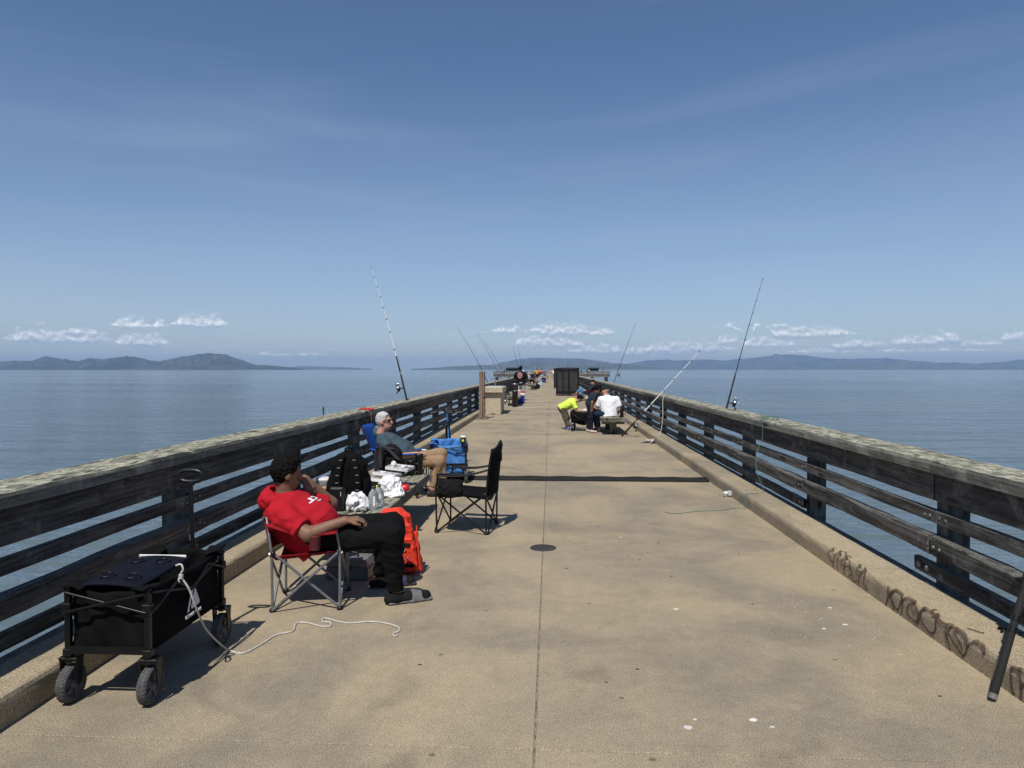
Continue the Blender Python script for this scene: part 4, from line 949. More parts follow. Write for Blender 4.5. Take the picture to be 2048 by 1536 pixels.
# ------------------------------------------------------------------ fishing rods
RODB = mat('dark_blank', (.012, .014, .020), .3, 0, .2, 20); RODW = mat('white_blank', (.70, .70, .68), .3, 0, .05); CORK = mat('foam_grip', (.014, .014, .014), .85); THR = mat('thread_wrap', (.03, .03, .03), .5); GOLD = mat('gold_wrap', (.45, .30, .04), .4)
def rod(label, butt, tip, blank=RODB, r0=.0085, grip=.42, reel=None, nguide=6, side=Vector((-1, 0, 0)), bend=.0, detail=True, rtip=.0022, reel_s=1.0, group=None, gr=.013):
    butt, tip = Vector(butt), Vector(tip); d = tip - butt; Ln = d.length; d.normalize()
    c = thing('fishing_rod', label, 'fishing rod', butt, 0, group); e = (side - d * side.dot(d)).normalized()
    P = lambda t: d * (t * Ln) + e * (bend * t * t)
    ts = [i / 14 for i in range(15)]
    MB().tube([P(t) for t in ts], [r0 + (rtip - r0) * t ** .8 for t in ts], 7 if detail else 5).build('blank', blank, c)
    g = grip / Ln
    MB().tube([P(0), P(.01), P(g * .55), P(g * .62), P(g * .66), P(g)], [gr, gr * 1.15, gr, gr * .75, gr, gr * .8], 10 if detail else 6).build('grip', CORK, c)
    if reel is not None:
        rt = reel / Ln; p = P(rt); s = reel_s
        rb = MB(); rb.tube([p + e * .008, p + e * .035 * s, p + e * .062 * s + d * .01], [.010 * s, .008 * s, .014 * s], 8); rb.tube([p + e * .07 * s - d * .035 * s, p + e * .072 * s + d * .005 * s], [.017 * s, .024 * s], 10)
        ro = rb.build('reel', PLB, c)
        MB().tube([p + e * .074 * s + d * .010 * s, p + e * .074 * s + d * .016 * s, p + e * .074 * s + d * .055 * s, p + e * .074 * s + d * .060 * s], [.030 * s, .022 * s, .022 * s, .031 * s], 14).build('spool', CHROME if detail else PLB, ro)
        f = d.cross(e).normalized(); q = p + e * .072 * s
        MB().tube([q, q + f * .045 * s, q + f * .05 * s - d * .05 * s + e * .02 * s], .005 * s, 6).build('crank', PLB, ro); MB().tube([q + f * .05 * s - d * .05 * s + e * .02 * s, q + f * .085 * s - d * .055 * s + e * .02 * s], .009 * s, 8).build('knob', PLB, ro)
        MB().tube([q + e * .034 * s + d * .02, q + e * .05 * s + d * .04, q + d * .075 * s, q - e * .032 * s + d * .05 * s], .0022, 5).build('bail_wire', CHROME, ro)
    for i in range(nguide):
        t = .38 + .62 * (i / max(1, nguide - 1)) ** .8; t = min(t, .998); p = P(t); rr = .018 * (1 - t) + .004
        gd = MB().tube(torus_pts(frame(p + e * (rr + .006), d), rr, rr, 12 if detail else 8), .0016, 5, closed=True); gd.tube([p - d * .012, p + e * .006, p + d * .012], .0016, 4); gd.tube([p - d * .015, p + d * .015], r0 + (rtip - r0) * t ** .8 + .0012, 7); gd.build('guide', THR, c)
    return c
rod('white fishing rod with a large reel standing in the railing cap past the sunglasses man', A(814, 797, 14.4) - Vector((0, 0, .05)), A(753, 533, 14.6), RODW, .017, .95, .28, 8, Vector((-1, -.1, 0)), .10, reel_s=1.6, rtip=.0055, gr=.017)
rod('black fishing rod with spinning reel standing in the railing cap above the teal cord', A(1453, 812, 11.2) - Vector((0, 0, .04)), A(1519, 556, 11.3), RODB, .0105, .55, .10, 7, Vector((1, -.25, 0)), .05, reel_s=1.35, rtip=.0022)
rod('white fishing rod leaning from the deck onto the railing beside the white-shirt bench', G(1243, 873), Vector((3.56, 17.22, 2.08)), RODW, .020, .85, .42, 6, Vector((.6, -.8, -.3)), .0, reel_s=1.5, rtip=.009, gr=.021)
rod('thick black surf rod leaning from the deck against the graffiti kerb railing', Vector((2.195, 3.62, .02)), Vector((2.195, 3.62, .02)) + Vector((.43, .22, 1.02)) * 2.6, RODB, .014, .9, 1.0, 4, Vector((-.8, -.5, 0)), .0, gr=.0175)
_b, _d = Vector((0, 0, 0)), Vector((.43, .22, 1.02)).normalized(); _r = [o for o in bpy.data.objects if o.get('label', '').startswith('thick black surf rod')][0]
MB().tube([_d * -.004, _d * .022], .0195, 14).build('butt_cap', mat('grey_butt_cap', (.16, .15, .14), .6), _r)
for t_ in (.34, .40, .62): MB().tube([_d * t_, _d * (t_ + .028)], .0205, 14).build('collar', PLB, _r)
rod('dark fishing rod tilted over the railing beside the brown sign post', A(977, 768, 33.3), A(922, 648, 33.5), RODB, .016, .7, None, 4, bend=.25, detail=False, rtip=.005)
rod('pale thin fishing rod behind the tilted dark rods', A(1008, 752, 52), A(951, 684, 52.5), RODW, .012, .7, None, 3, bend=.2, detail=False, rtip=.005)
rod('long dark fishing rod, taller of a close pair near the black shirt man', A(1003, 760, 46), A(962, 664, 46.4), RODB, .018, .8, None, 4, bend=.25, detail=False, rtip=.006)
rod('long dark fishing rod, shorter of a close pair near the black shirt man', A(1012, 757, 50), A(975, 679, 50.4), RODB, .018, .8, None, 4, bend=.25, detail=False, rtip=.006)
rod('upright dark fishing rod behind the head of the black shirt man', A(1040, 752, 75), A(1027, 690, 75.4), RODB, .022, .8, None, 3, bend=.1, detail=False, rtip=.010)
rod('second upright dark fishing rod just beyond the black shirt man', A(1046, 752, 80), A(1038, 696, 80.4), RODB, .022, .8, None, 3, bend=.1, detail=False, rtip=.010)
rod('dark fishing rod with reel standing alone on the railing past the bench', A(1228, 765, 30.3), A(1269, 645, 30.5), RODB, .014, .6, .35, 5, Vector((1, -.3, 0)), .06, False, .005, 1.3)
rg = random.Random(11)
for i in range(14):
    x = rg.choice([-1, 1]) * rg.uniform(3.2, 19) if i < 10 else rg.uniform(-2.4, 2.4); y = END + rg.uniform(.2, .5) if i < 10 else rg.uniform(150, 235)
    if i >= 10: x = rg.choice([-2.95, 2.8])
    rod('far upright fishing rod propped on the railing towards the pier head', (x, y, 1.0), (x + rg.uniform(-1.2, 1.2), y + rg.uniform(-.4, .4), rg.uniform(3.4, 5.2)), RODB, .030, .8, None, 0, detail=False, rtip=.022, group='rods along the pier head')

# ------------------------------------------------------------------ small things on the rails and deck
kn = thing('screwdriver', 'green-handled tool stuck upright in the railing cap', 'tool', (-2.93, 9.02, 1.016)); MB().tube([(0, 0, -.03), (.0, 0, .06)], .0035, 6).build('shaft', CHROME, kn); MB().lathe([(.005, .055), (.011, .06), (.010, .09), (.013, .125), (.012, .15), (.001, .157)], 10).build('handle', mat('green_handle', (.03, .07, .045), .4), kn)
hl_ = thing('hand_line', 'red hand-line winder lying on the railing cap with its cord hanging down', 'hand line', (-2.86, 10.95, 1.03)); link('winder', sdf_mesh('winder', [(rc((-.09, .03, .0), (.09, -.05, .005), .022, .022), 0), (el((-.09, .03, 0), (.035, .03, .018)), .02), (el((.09, -.05, 0), (.03, .03, .018)), .02)], .008), mat('red_winder', (.40, .03, .03), .5), hl_)
MB().tube(catmull([(.06, -.03, .01), (.075, -.06, -.05), (.08, -.05, -.2), (.085, -.06, -.34)], 6), .005, 5).build('cord', mat('pink_cord', (.45, .14, .12), .8), hl_)
nt_ = thing('crab_net', 'tangle of green net cord hanging on the railing behind the blue chair', 'net', (-2.70, 9.05, .0)); rg = random.Random(2)
for i in range(9):
    p = [Vector((rg.uniform(-.02, .10), rg.uniform(-.15, .2), .62 - .12 * k + rg.uniform(-.05, .05))) for k in range(4)]; MB().tube(catmull(p, 5), .0032, 5).build('strand', TEAL, nt_)
tcv = catmull([A(1560, 834, 9.3), A(1545, 832, 9.25), A(1530, 838, 9.1), A(1521, 842, 8.98), Vector((2.62, 8.93, 1.0)), Vector((2.615, 8.92, .8)), A(1514, 905, 8.85), A(1513, 940, 8.75), Vector((2.58, 8.72, .16)), Vector((2.48, 8.68, .155)), Vector((2.36, 8.66, .153)), Vector((2.33, 8.62, .10)), Vector((2.32, 8.55, .006)), G(1470, 1016, .004), G(1440, 1021, .004), G(1400, 1022, .004), G(1365, 1026, .004), G(1345, 1027, .004), G(1330, 1024, .004)], 7)
tag(MB().tube(tcv, .0034, 6).build('cord', TEAL), 'teal cord hanging off the railing and running across the deck', 'cord')
lv = MB(); 
for k in range(2): lv.tube(torus_pts(Rm(R(5), R(8 * k), 0, (2.78 + .05 * k, 9.15 + .12 * k, 1.03)), .10, .16, 20), .004, 5, closed=True)
tag(lv.build('cord_coil', TEAL), 'loose coil of teal cord lying on the railing cap', 'cord')
tag(MB().tube(catmull([Vector((2.64, 16.6, 1.03)), Vector((2.60, 16.6, .95)), Vector((2.59, 16.55, .5)), Vector((2.52, 16.5, .17)), Vector((2.40, 16.3, .155)), Vector((2.33, 16.1, .08)), Vector((2.2, 15.9, .006)), Vector((2.02, 15.8, .006))], 6), .008, 6).build('hanging_rope', ROPE), 'pale rope hanging over the railing near the leaning white rod', 'rope')
cov = thing('deck_cover', 'round brown metal cover set in the middle joint of the deck', 'cover', G(1088, 1096, 0)); cov.location.x = CX
MB().lathe([(.001, .004), (.085, .004), (.090, .0065), (.118, .006), (.122, .0005)], 36).build('plate', mat('rusty_brown_plate', (.055, .042, .038), .6, .3, .35, 20, .4, 60), cov)
for (y) in (14.37, 18.1, 21.9, 25.7, 29.5, 37): tag(MB().lathe([(.001, .0045), (.07, .004), (.075, .0005)], 14, Matrix.Translation((CX, y, .0)) @ Matrix.Diagonal((1.6, .35, 1, 1))).build('joint_patch', mat('dark_patch', (.05, .045, .04), .9)), 'small dark patch where a cross joint meets the middle joint', 'patch', 'joint patches along the deck')
dr = thing('drain_cover', 'dark drain opening in the deck by the kerb with a pale rag', 'drain', G(1300, 886, 0)); MB().lathe([(.001, .004), (.20, .004), (.21, .0005)], 24, Matrix.Diagonal((1, .9, 1, 1))).build('plate', mat('dark_drain', (.035, .03, .026), .8), dr)
link('rag', sdf_mesh('rag', [(el((0, 0, .0), (.16, .06, .035)), 0)], .012, disp=wrinkle(.016, 50, 3)), mat('pale_rag', (.45, .42, .36), .9), dr, (.06, .16, .03))
pc = sdf_mesh('crushed', [(rc((-.03, 0, .03), (.03, .01, .034), .03, .036), 0)], .006, disp=wrinkle(.009, 75, 6)); tag(link('crushed_cup', pc, mat('frosted_cup', (.75, .78, .80), .2, 0, .1, trans=.5), None, G(1455, 993, .004) + Vector((0, 0, .005))), 'crushed clear plastic cup on the deck by the kerb', 'cup')
rg = random.Random(21)
def splat(label, p, r, m, cat, grp, el_=1.0):
    n = 14; a0 = rg.uniform(0, 6); q = [(p.x + r * rg.uniform(.55, 1.1) * math.cos(2 * math.pi * i / n + a0), p.y + r * el_ * rg.uniform(.55, 1.1) * math.sin(2 * math.pi * i / n + a0)) for i in range(n)]
    tag(MB().prism(q, .001 + p.z, .004 + p.z).build('dropping' if cat == 'dropping' else 'leaf_scrap', m), label, cat, grp)
for (u, v, r) in ((1376, 1456, .028), (1507, 1441, .022), (1545, 1455, .014), (1390, 1440, .010), (1352, 1219, .02), (1660, 1216, .02), (1690, 1250, .02), (1648, 1258, .015), (1241, 1075, .015)): splat('white bird dropping splashed on the deck', G(u, v), r, mat('dropping_white', (.62, .60, .55), .8), 'dropping', 'bird droppings on the deck', .7)
for (u, v) in ((1195, 1053), (1295, 1106), (1133, 1137), (1279, 1120), (1343, 1153), (1316, 1086), (1275, 1339), (1505, 1209), (1880, 1393), (1213, 1365), (1478, 1110), (840, 1330)): splat('small dark dry leaf scrap on the deck', G(u, v), rg.uniform(.008, .017), mat('dry_scrap', (.05, .04, .03), .9), 'leaf scrap', 'dry scraps on the deck', rg.uniform(.3, .8))
tag(MB().prism([(-1.58 + (.62 + .25 * math.sin(i * 1.7)) * math.cos(i * .314) + .35, 31.1 + (.38 + .12 * math.sin(i * 2.3)) * math.sin(i * .314)) for i in range(20)], .001, .003).build('mineral_stain', mat('pale_stain', (.42, .40, .35), .9, 0, .2, 5)), 'pale dried stain on the deck around the brown tube', 'stain')
fl = MB()
for i in range(45):
    c_ = G(*rg.choice([(1655, 1215), (1690, 1258), (1640, 1250), (1760, 1300), (1560, 1200)])); a_, b_ = rg.gauss(0, .16), rg.gauss(0, .16); r_ = rg.uniform(.0025, .007)
    fl.prism([(c_.x + a_ + r_ * math.cos(k * 1.05) * rg.uniform(.6, 1.3), c_.y + b_ + r_ * math.sin(k * 1.05) * rg.uniform(.6, 1.3)) for k in range(6)], .0008, .0025)
flo = fl.build('dropping_flecks', mat('fleck_pale', (.48, .46, .42), .8)); flo['kind'] = 'stuff'; flo['label'] = 'scattered pale flecks of dried droppings near the graffiti kerb'; flo['category'] = 'flecks'
tw = MB().tube(catmull([G(1935, 1257, .157), G(1945, 1259, .160), G(1955, 1263, .156), G(1969, 1266, .157)], 4), .0028, 5).build('twig', mat('dark_twig', (.02, .017, .014), .9)); tag(tw, 'thin dark twig lying on the kerb above the graffiti', 'twig')
rt = thing('rod_shadow_loop', 'short dark loop standing in for the rod shadow on the kerb beside the thick black rod', 'strap', G(2003, 1262, .152)); MB().tube(catmull([(-.02, -.03, .004), (.01, .0, .02), (.0, .03, .006), (.05, .02, .004), (.09, -.03, .004)], 5), .006, 6).build('strap', F_BLACK2, rt)  # dark loop added as the leaning rod's shadow on the kerb top
tag(MB().tube(catmull([A(1519, 556, 11.3), A(1640, 600, 14), A(1740, 640, 18), A(1880, 690, 30)], 8), .0006, 4).build('fishing_line', mat('nylon_line', (.4, .4, .42), .3)), 'fishing line running out from the tip of the black rod', 'line')

# ------------------------------------------------------------------ middle distance
sp_ = thing('sign_post', 'brown timber sign post with a side board on a plank base', 'sign post', G(966, 838, 0)); BRN = mat_wood('brown_stained_timber', 'z', (.15, .105, .08), (.25, .185, .145))
MB().box((-.125, -.06, .03), (-.01, .06, 1.59), ch=.006).build('post', BRN, sp_); MB().box((-.005, -.05, .72), (.045, .30, 1.57), ch=.006).build('sign_board', BRN, sp_); MB().box((-.30, -.12, 0), (.10, -.03, .06), ch=.006).build('base_plank', BENCHE, sp_); MB().box((-.04, .0, 0), (.14, .34, .07), ch=.006).build('base_plank', BENCHE, sp_); MB().box((-.005, -.02, .06), (.06, .10, .70), ch=.006).build('brace', BRN, sp_)
st = thing('fish_cleaning_station', 'beige stucco fish-cleaning block with overhanging slab top', 'fish station', (-2.10, 26.0, 0)); STU = mat('beige_stucco', (.46, .385, .27), .9, 0, .22, 12, .7, 60)
MB().box((-.29, 0, 0), (.28, 1.85, .80), ch=.012).build('pedestal', STU, st); MB().box((-.40, -.14, .80), (.36, 2.05, 1.0), ch=.014).build('table_top', STU, st); MB().box((-.30, .05, 1.0), (.25, 1.8, 1.012)).build('cutting_sheet', mat('pale_sheet', (.5, .47, .42), .5), st)
MB().tube(catmull([(-.02, 1.2, 1.0), (-.02, 1.2, 1.26), (-.02, 1.1, 1.30), (-.16, .95, 1.28)], 6), .018, 8).build('faucet', CHROME, st)
MB().box((-.05, -.145, .0), (.06, -.02, .035)).build('drain_step', mat('dark_drain', (.035, .03, .026), .8), st)
tu = thing('line_recycling_tube', 'tall dark brown metal tube with silver band on the deck', 'tube', G(1030, 814, 0)); DBR = mat('dark_brown_metal', (.030, .018, .015), .5, .2, .3, 12); MB().lathe([(.001, 0), (.125, 0), (.125, .62), (.135, .63), (.135, 1.0), (.13, 1.02), (.001, 1.02)], 20).build('tube_body', DBR, tu); MB().lathe([(.1365, .70), (.1385, .71), (.1385, .735), (.1365, .745)], 20).build('band', CHROME, tu); MB().lathe([(.137, .995), (.139, 1.0), (.139, 1.03), (.12, 1.035)], 20).build('rim', CHROME, tu)
MB().lathe([(.001, .0), (.02, .0), (.026, .03), (.001, .04)], 10, frame((0, -.137, .68), (0, -1, 0))).build('lock', CHROME, tu)
co = thing('cooler', 'blue cooler with white lid and red top pack beside the far bench', 'cooler', (-1.44, 34.6, 0)); MB().box((-.26, -.20, .02), (.18, .20, .38), ch=.02).build('tub', mat('cooler_blue', (.008, .05, .40), .4), co); MB().box((-.27, -.21, .381), (.19, .21, .50), ch=.02).build('lid', WHITEP, co); MB().box((.0, -.12, .501), (.16, .12, .60), ch=.02).build('top_pack', REDP, co); MB().tube([(-.27, 0, .30), (-.31, 0, .25), (-.31, .02, .2)], .012, 6).build('handle', WHITEP, co)
bx2 = thing('carton', 'tan carton standing on the far bench behind the brown tube', 'carton', (-1.52, 33.0, BZ)); MB().box((-.12, -.12, 0), (.12, .12, .20), ch=.005).build('box', mat('cardboard', (.42, .32, .20), .9), bx2); MB().box((-.14, -.13, .2), (.13, .13, .26), ch=.02).build('wrap', WHITEP, bx2)
bgw = sdf_mesh('bag', [(el((0, 0, .13), (.16, .14, .14)), 0)], .02, disp=wrinkle(.015, 30, 2)); tag(link('white_sack', bgw, BAGW, None, (-1.62, 32.5, BZ)), 'white sack sitting on the bench behind the brown tube', 'sack')
bc2 = thing('bicycle', 'black mountain bicycle leaning on the railing by the brown tube', 'bicycle', (-2.05, 33.3, 0), R(12))
wheel(bc2, -.55, .34); wheel(bc2, .50, .34); f2 = MB().tube([(0, -.55, .34), (0, -.42, .85), (0, -.40, 1.0)], .018, 7); f2.tube([(0, -.44, .80), (0, .0, .32), (0, .5, .34), (0, .12, .80), (0, .0, .32)], .018, 7); f2.tube([(0, -.43, .82), (0, .12, .78)], .018, 7); f2.tube([(0, .12, .78), (0, .14, .95)], .014, 7); f2.build('frame', BLACKM, bc2); MB().tube([(-.30, -.36, 1.02), (0, -.40, 1.02), (.30, -.36, 1.02)], .014, 7).build('handlebar', PLB, bc2); link('seat', sdf_mesh('seat', [(el((0, .16, .97), (.075, .13, .035)), 0)], .015), PLB, bc2)
# windbreak shelters
def shelter(label, loc, W=1.36, D=1.5, H=1.75):
    c = thing('wind_shelter', label, 'shelter', loc, 0, None); GL = mat('smoked_panel', (.040, .038, .034), .35, 0, .4, 3, alpha=.9)
    xs = [0, W * .30, W * .54, W * .58, W]
    for x in (0, W * .56, W): 
        for y in (0, D): MB().box((x - .04, y - .04, 0), (x + .04, y + .04, H - .01), ch=.005).build('post', BLACKM, c)
    for y in (0, D):
        MB().box((.041, y - .03, H - .20), (W - .041, y + .03, H - .02)).build('top_rail', BLACKM, c); MB().box((.041, y - .03, .10), (W - .041, y + .03, .30)).build('bottom_rail', BLACKM, c)
        MB().box((W * .29 - .025, y - .025, .302), (W * .29 + .025, y + .025, H - .202)).build('mullion', BLACKM, c)
        for (a, b_) in ((.05, W * .29 - .035), (W * .29 + .035, W * .56 - .05), (W * .56 + .05, W - .06)): MB().box((a, y - .008, .302), (b_, y + .008, H - .202)).build('pane', GL, c)
    for x in (0, W):
        MB().box((x - .03, .041, H - .20), (x + .03, D - .041, H - .02)).build('top_rail', BLACKM, c); MB().box((x - .008, .045, .30), (x + .008, D - .045, H - .202)).build('pane', GL, c); MB().box((x - .03, .041, .10), (x + .03, D - .041, .298)).build('bottom_rail', BLACKM, c)
    MB().grid(lambda a, b: (-.05 + (W + .1) * a, -.06 + (D + .12) * b, H + .03 * math.sin(math.pi * a)), 8, 2, .02).build('roof', BLACKM, c)
    return c
shelter('black framed wind shelter with smoked panels standing on the deck', (.39, 44.6, 0)); shelter('second black wind shelter half hidden behind the first', (.33, 62.0, 0), 1.2)
for (x, w_, y) in ((-13.5, 5.0, END + 4), (15.5, 3.4, END + 5)):
    c = thing('wind_shelter', 'long dark shelter on the pier head above the %s' % ('leaning rods' if x < 0 else 'bare railing'), 'shelter', (x, y, 0))
    for q in range(5): MB().box((-w_ / 2 + q * w_ / 4 - .06, -.06, 0), (-w_ / 2 + q * w_ / 4 + .06, .06, 2.0)).build('post', BLACKM, c)
    MB().box((-w_ / 2 - .2, -.9, 2.01), (w_ / 2 + .2, .9, 2.30)).build('roof', BLACKM, c); MB().box((-w_ / 2 + .07, .07, 1.15), (w_ / 2 - .07, .10, 1.95)).build('back_panel', BLACKM, c)
# black fish cart used by the children, stroller by the railing, small far clutter
ct = thing('utility_cart', 'black cart loaded with a white tub between the boy in yellow and the bench', 'cart', (.83, 19.15, 0), R(-12))
link('cart_bag', sdf_mesh('bag', [(bx((0, 0, .36), (.25, .20, .13), .06), 0), (el((.05, 0, .28), (.20, .17, .12)), .05), (el((-.22, -.02, .42), (.08, .16, .14)), .05)], .014, disp=wrinkle(.014, 22, 7)), F_BLACK, ct)
for (x, y) in ((-.22, -.2), (.24, -.2), (-.22, .2), (.24, .2)): wheel(ct, y, .10, x)
for s in (-1, 1): MB().tube([(s * .24, -.2, .10), (s * .10, -.22, .30), (-s * .22, -.2, .46)], .011, 6).build('frame_tube', TUBE_B, ct)
MB().tube([(-.30, -.22, .02), (-.20, -.22, .40), (-.16, -.2, .62)], .011, 6).build('frame_tube', TUBE_B, ct)
tbb = thing('white_tub', 'white tub of bait on top of the black cart', 'tub', (.93, 19.1, .50)); MB().lathe([(.001, 0), (.13, 0), (.15, .05), (.155, .052), (.13, .04), (.001, .035)], 20).build('tub', WHITEP, tbb); link('bait', sdf_mesh('bait', [(el((0, 0, .06), (.10, .10, .04)), 0)], .014, disp=wrinkle(.012, 60, 2)), mat('pale_bait', (.55, .52, .5), .6), tbb)
mugs = thing('black_thermos', 'black thermos standing on the bench beside the man in white', 'thermos', (1.83, 18.35, BZ)); MB().lathe([(.001, 0), (.045, 0), (.045, .22), (.03, .25), (.03, .29), (.001, .29)], 14).build('flask', PLB, mugs); MB().tube([(.045, 0, .19), (.09, 0, .17), (.09, 0, .07), (.045, 0, .05)], .008, 6).build('handle', PLB, mugs)
plr = thing('fishing_pliers', 'small tools lying on the bench end by the black thermos', 'tools', (1.80, 18.05, BZ)); MB().tube([(-.08, -.05, .012), (.0, .0, .014), (.09, .06, .012)], [.009, .012, .005], 6).build('handle', PLB, plr); MB().tube([(-.02, -.09, .01), (.0, .0, .012), (.02, .09, .008)], [.009, .008, .004], 6).build('handle', PLB, plr)
sr = thing('folding_stroller', 'dark folded stroller frame by the railing beyond the reclining angler', 'stroller', (2.0, 41.0, 0))
for a, b_ in (((-.2, 0, .1), (.15, 0, 1.0)), ((.2, 0, .1), (-.15, .1, .95)), ((-.2, .3, .1), (.15, .3, 1.0)), ((.15, 0, 1.0), (.15, .3, 1.0)), ((-.1, .0, .5), (.25, .3, .55))): MB().tube([a, b_], .018, 6).build('frame_tube', BLACKM, sr)
for q in ((-.2, 0), (.2, 0), (-.2, .3)): wheel(sr, q[1], .10, q[0])
ch_r2 = camp_chair('dark red camp chair of the reclining angler in jeans', (2.02, 37.6, 0), R(180), F_REDC, TUBE_B, W=.5, D=.5, seat=.38, arm=.52, back=.72, fine=False)
rdo = thing('portable_radio', 'silver box radio on the deck beside the dark red chair', 'radio', (1.93, 36.9, .0)); MB().box((-.12, -.06, 0), (.12, .06, .28), ch=.01).build('case', PLG, rdo); MB().box((-.10, -.064, .14), (.10, -.061, .26)).build('front_panel', WHITEP, rdo)
# ================================================================== people
SKIN_B = mat('brown_skin', (.20, .105, .065), .55, 0, .12, 20, spec=.4); SKIN_L = mat('light_skin', (.46, .25, .17), .5, 0, .14, 20, spec=.4); SKIN_D = mat('dark_skin', (.075, .04, .027), .5, 0, .12, 20)
HAIRK = mat('black_hair', (.006, .005, .0045), .8, 0, .4, 60, .9, 90, stretch=(1, 1, .4), spec=.12); HAIRG = mat('silver_hair', (.48, .46, .43), .6, 0, .35, 60, .9, 90, stretch=(1, 1, .4))
def cloth(n, c, **k): return mat(n, c, .9, 0, .14, 7, .3, 300, spec=.15)
EYE = mat('eye', (.02, .015, .012), .2)
def person(label, J, skin, shirt, pants, shoe, hair=HAIRK, vox=.012, s=1.0, fat=1.0, sleeve=.72, belly=None, hat=None, group=None, hand_fine=False, hair_len=.0, seed=1, loose=1.0, face=True, hem=None, cuff=.93, hair_t=1.0):
    V = lambda k: Vector(J[k]); ft = [V('anR'), V('anL')]; O = Vector(((ft[0].x + ft[1].x) / 2, (ft[0].y + ft[1].y) / 2, 0))
    root = thing('person', label, 'person', O, 0, group); P = {k: Vector(v) - (O if k != 'hf' else Vector()) for k, v in J.items() if isinstance(v, tuple)}
    hc, f = P['head'], P['hf'].normalized(); up = Vector((0, 0, 1)); 
    if 'hu' in J: up = Vector(J['hu']); P.pop('hu')
    up = (up - f * up.dot(f)).normalized(); r = f.cross(up); HM = Matrix((r, f, up)).transposed()
    side = (P['shR'] - P['shL']).normalized(); H = lambda a, b, c: hc + (r * a + f * b + up * c) * s
    pr = [(rc(P['pelvis'], P['chest'], .125 * s * fat, .135 * s * fat, side, 1.22), .02), (rc(P['shR'], P['shL'], .055 * s, .055 * s), .05), (rc(P['neck'], hc - up * .05 * s, .058 * s * min(fat, 1.15), .054 * s), .03),
          (el(hc + (up * .02 - f * .01) * s, (.076 * s, .095 * s, .105 * s), HM), .02), (el(H(0, .025, -.065), (.056 * s, .066 * s, .060 * s), HM), .03)]
    if belly: pr.append((el(Vector(belly[0]) - O, belly[1]), .06))
    if face:
        pr += [(rc(H(0, .088, .012), H(0, .108, -.028), .010 * s, .017 * s), .012), (el(H(0, .090, -.062), (.026 * s, .012 * s, .010 * s), HM), .01), (el(H(0, .078, .028), (.055 * s, .022 * s, .012 * s), HM), .015)]
        for q in (-1, 1): pr.append((el(H(q * .077, -.005, -.012), (.011 * s, .024 * s, .034 * s), HM), .008))
    for d in 'RL':
        sh, e, w_, h_ = P['sh' + d], P['el' + d], P['wr' + d], P['hd' + d]
        pr += [(rc(sh, e, .054 * s * fat ** .6, .044 * s * fat ** .6), .04), (rc(e, w_, .044 * s * fat ** .6, .029 * s * fat ** .3), .02)]
        hd = (h_ - w_); L_ = .085 * s; hd.normalize(); n_ = Vector(J.get('hn' + d, (0, 0, 1))).normalized(); n_ = (n_ - hd * n_.dot(hd)).normalized(); sd = hd.cross(n_)
        pc_ = w_ + hd * L_
        pr.append((rc(w_ + hd * .01 * s, pc_, .020 * s, .023 * s, sd, 1.75), .015))
        curl = J.get('curl', .35)
        for i, (o, ln) in enumerate(((-.030, .068), (-.010, .078), (.011, .073), (.030, .058))):
            if vox > .016 and i % 2: continue
            a0 = pc_ + sd * o * s * .95 + hd * .008 * s; a1 = a0 + (hd * math.cos(curl) - n_ * math.sin(curl)) * ln * .55 * s + sd * o * .18 * s; a2 = a1 + (hd * math.cos(curl * 2.6) - n_ * math.sin(curl * 2.6)) * ln * .5 * s
            pr += [(rc(a0, a1, .0105 * s, .0098 * s), .004), (rc(a1, a2, .0098 * s, .0085 * s), .004)]
        th = J.get('th' + d, -1); a0 = w_ + hd * .03 * s + sd * th * .026 * s; a1 = a0 + (hd * .7 + sd * th * .62 - n_ * .25) * .045 * s; a2 = a1 + (hd * .95 + sd * th * .15 - n_ * .3) * .035 * s
        pr += [(rc(a0, a1, .0135 * s, .0115 * s), .008), (rc(a1, a2, .0115 * s, .009 * s), .004)]
        hp, kn, an, to = P['hip' + d], P['kn' + d], P['an' + d], P['to' + d]
        pr += [(rc(hp, kn, .082 * s * fat ** .7, .056 * s * fat ** .5), .04), (rc(kn, an, .056 * s * fat ** .4, .036 * s), .02), (rc(an, Vector((an.x, an.y, .035 * s)).lerp(to, .15), .036 * s, .034 * s), .02), (rc(Vector((an.x, an.y, .034 * s)), to, .033 * s, .026 * s), .02)]
    link('body', sdf_mesh('body', pr, vox), skin, root)
    # shirt
    sp = [(rc(P['pelvis'] + (P['pelvis'] - P['chest']).normalized() * (.04 if hem is None else hem) * s, P['chest'], .148 * s * fat, .152 * s * fat, side, 1.24, cuta=True), .02), (rc(P['shR'], P['shL'], .064 * s, .064 * s), .06), (rc(P['chest'], P['neck'], .10 * s * fat, .075 * s), .05)]
    if belly: sp.append((el(Vector(belly[0]) - O, [x + .018 for x in belly[1]]), .06))
    if sleeve:
        for d in 'RL':
            sh, e, w_ = P['sh' + d], P['el' + d], P['wr' + d]
            if sleeve <= 1: sp.append((rc(sh, sh.lerp(e, sleeve), .074 * s * fat ** .7, .070 * s * fat ** .7 * loose, cutb=True), .035))
            else: sp += [(rc(sh, e, .072 * s * fat ** .7, .060 * s), .035), (rc(e, e.lerp(w_, .95), .060 * s, .045 * s, cutb=True), .02)]
    nn = (hc - P['neck']).normalized()
    link('shirt', sdf_mesh('shirt', sp, vox, cuts=[rc(P['neck'] + nn * .035 * s, hc, .074 * s, .10 * s)], disp=wrinkle(.0062 * s, 20 / s, seed, 10)), shirt, root)
    # trousers
    tp = [(el(P['pelvis'].lerp((P['hipR'] + P['hipL']) / 2, .5), (.155 * s * fat, .155 * s * fat, .125 * s * fat)), .0)]
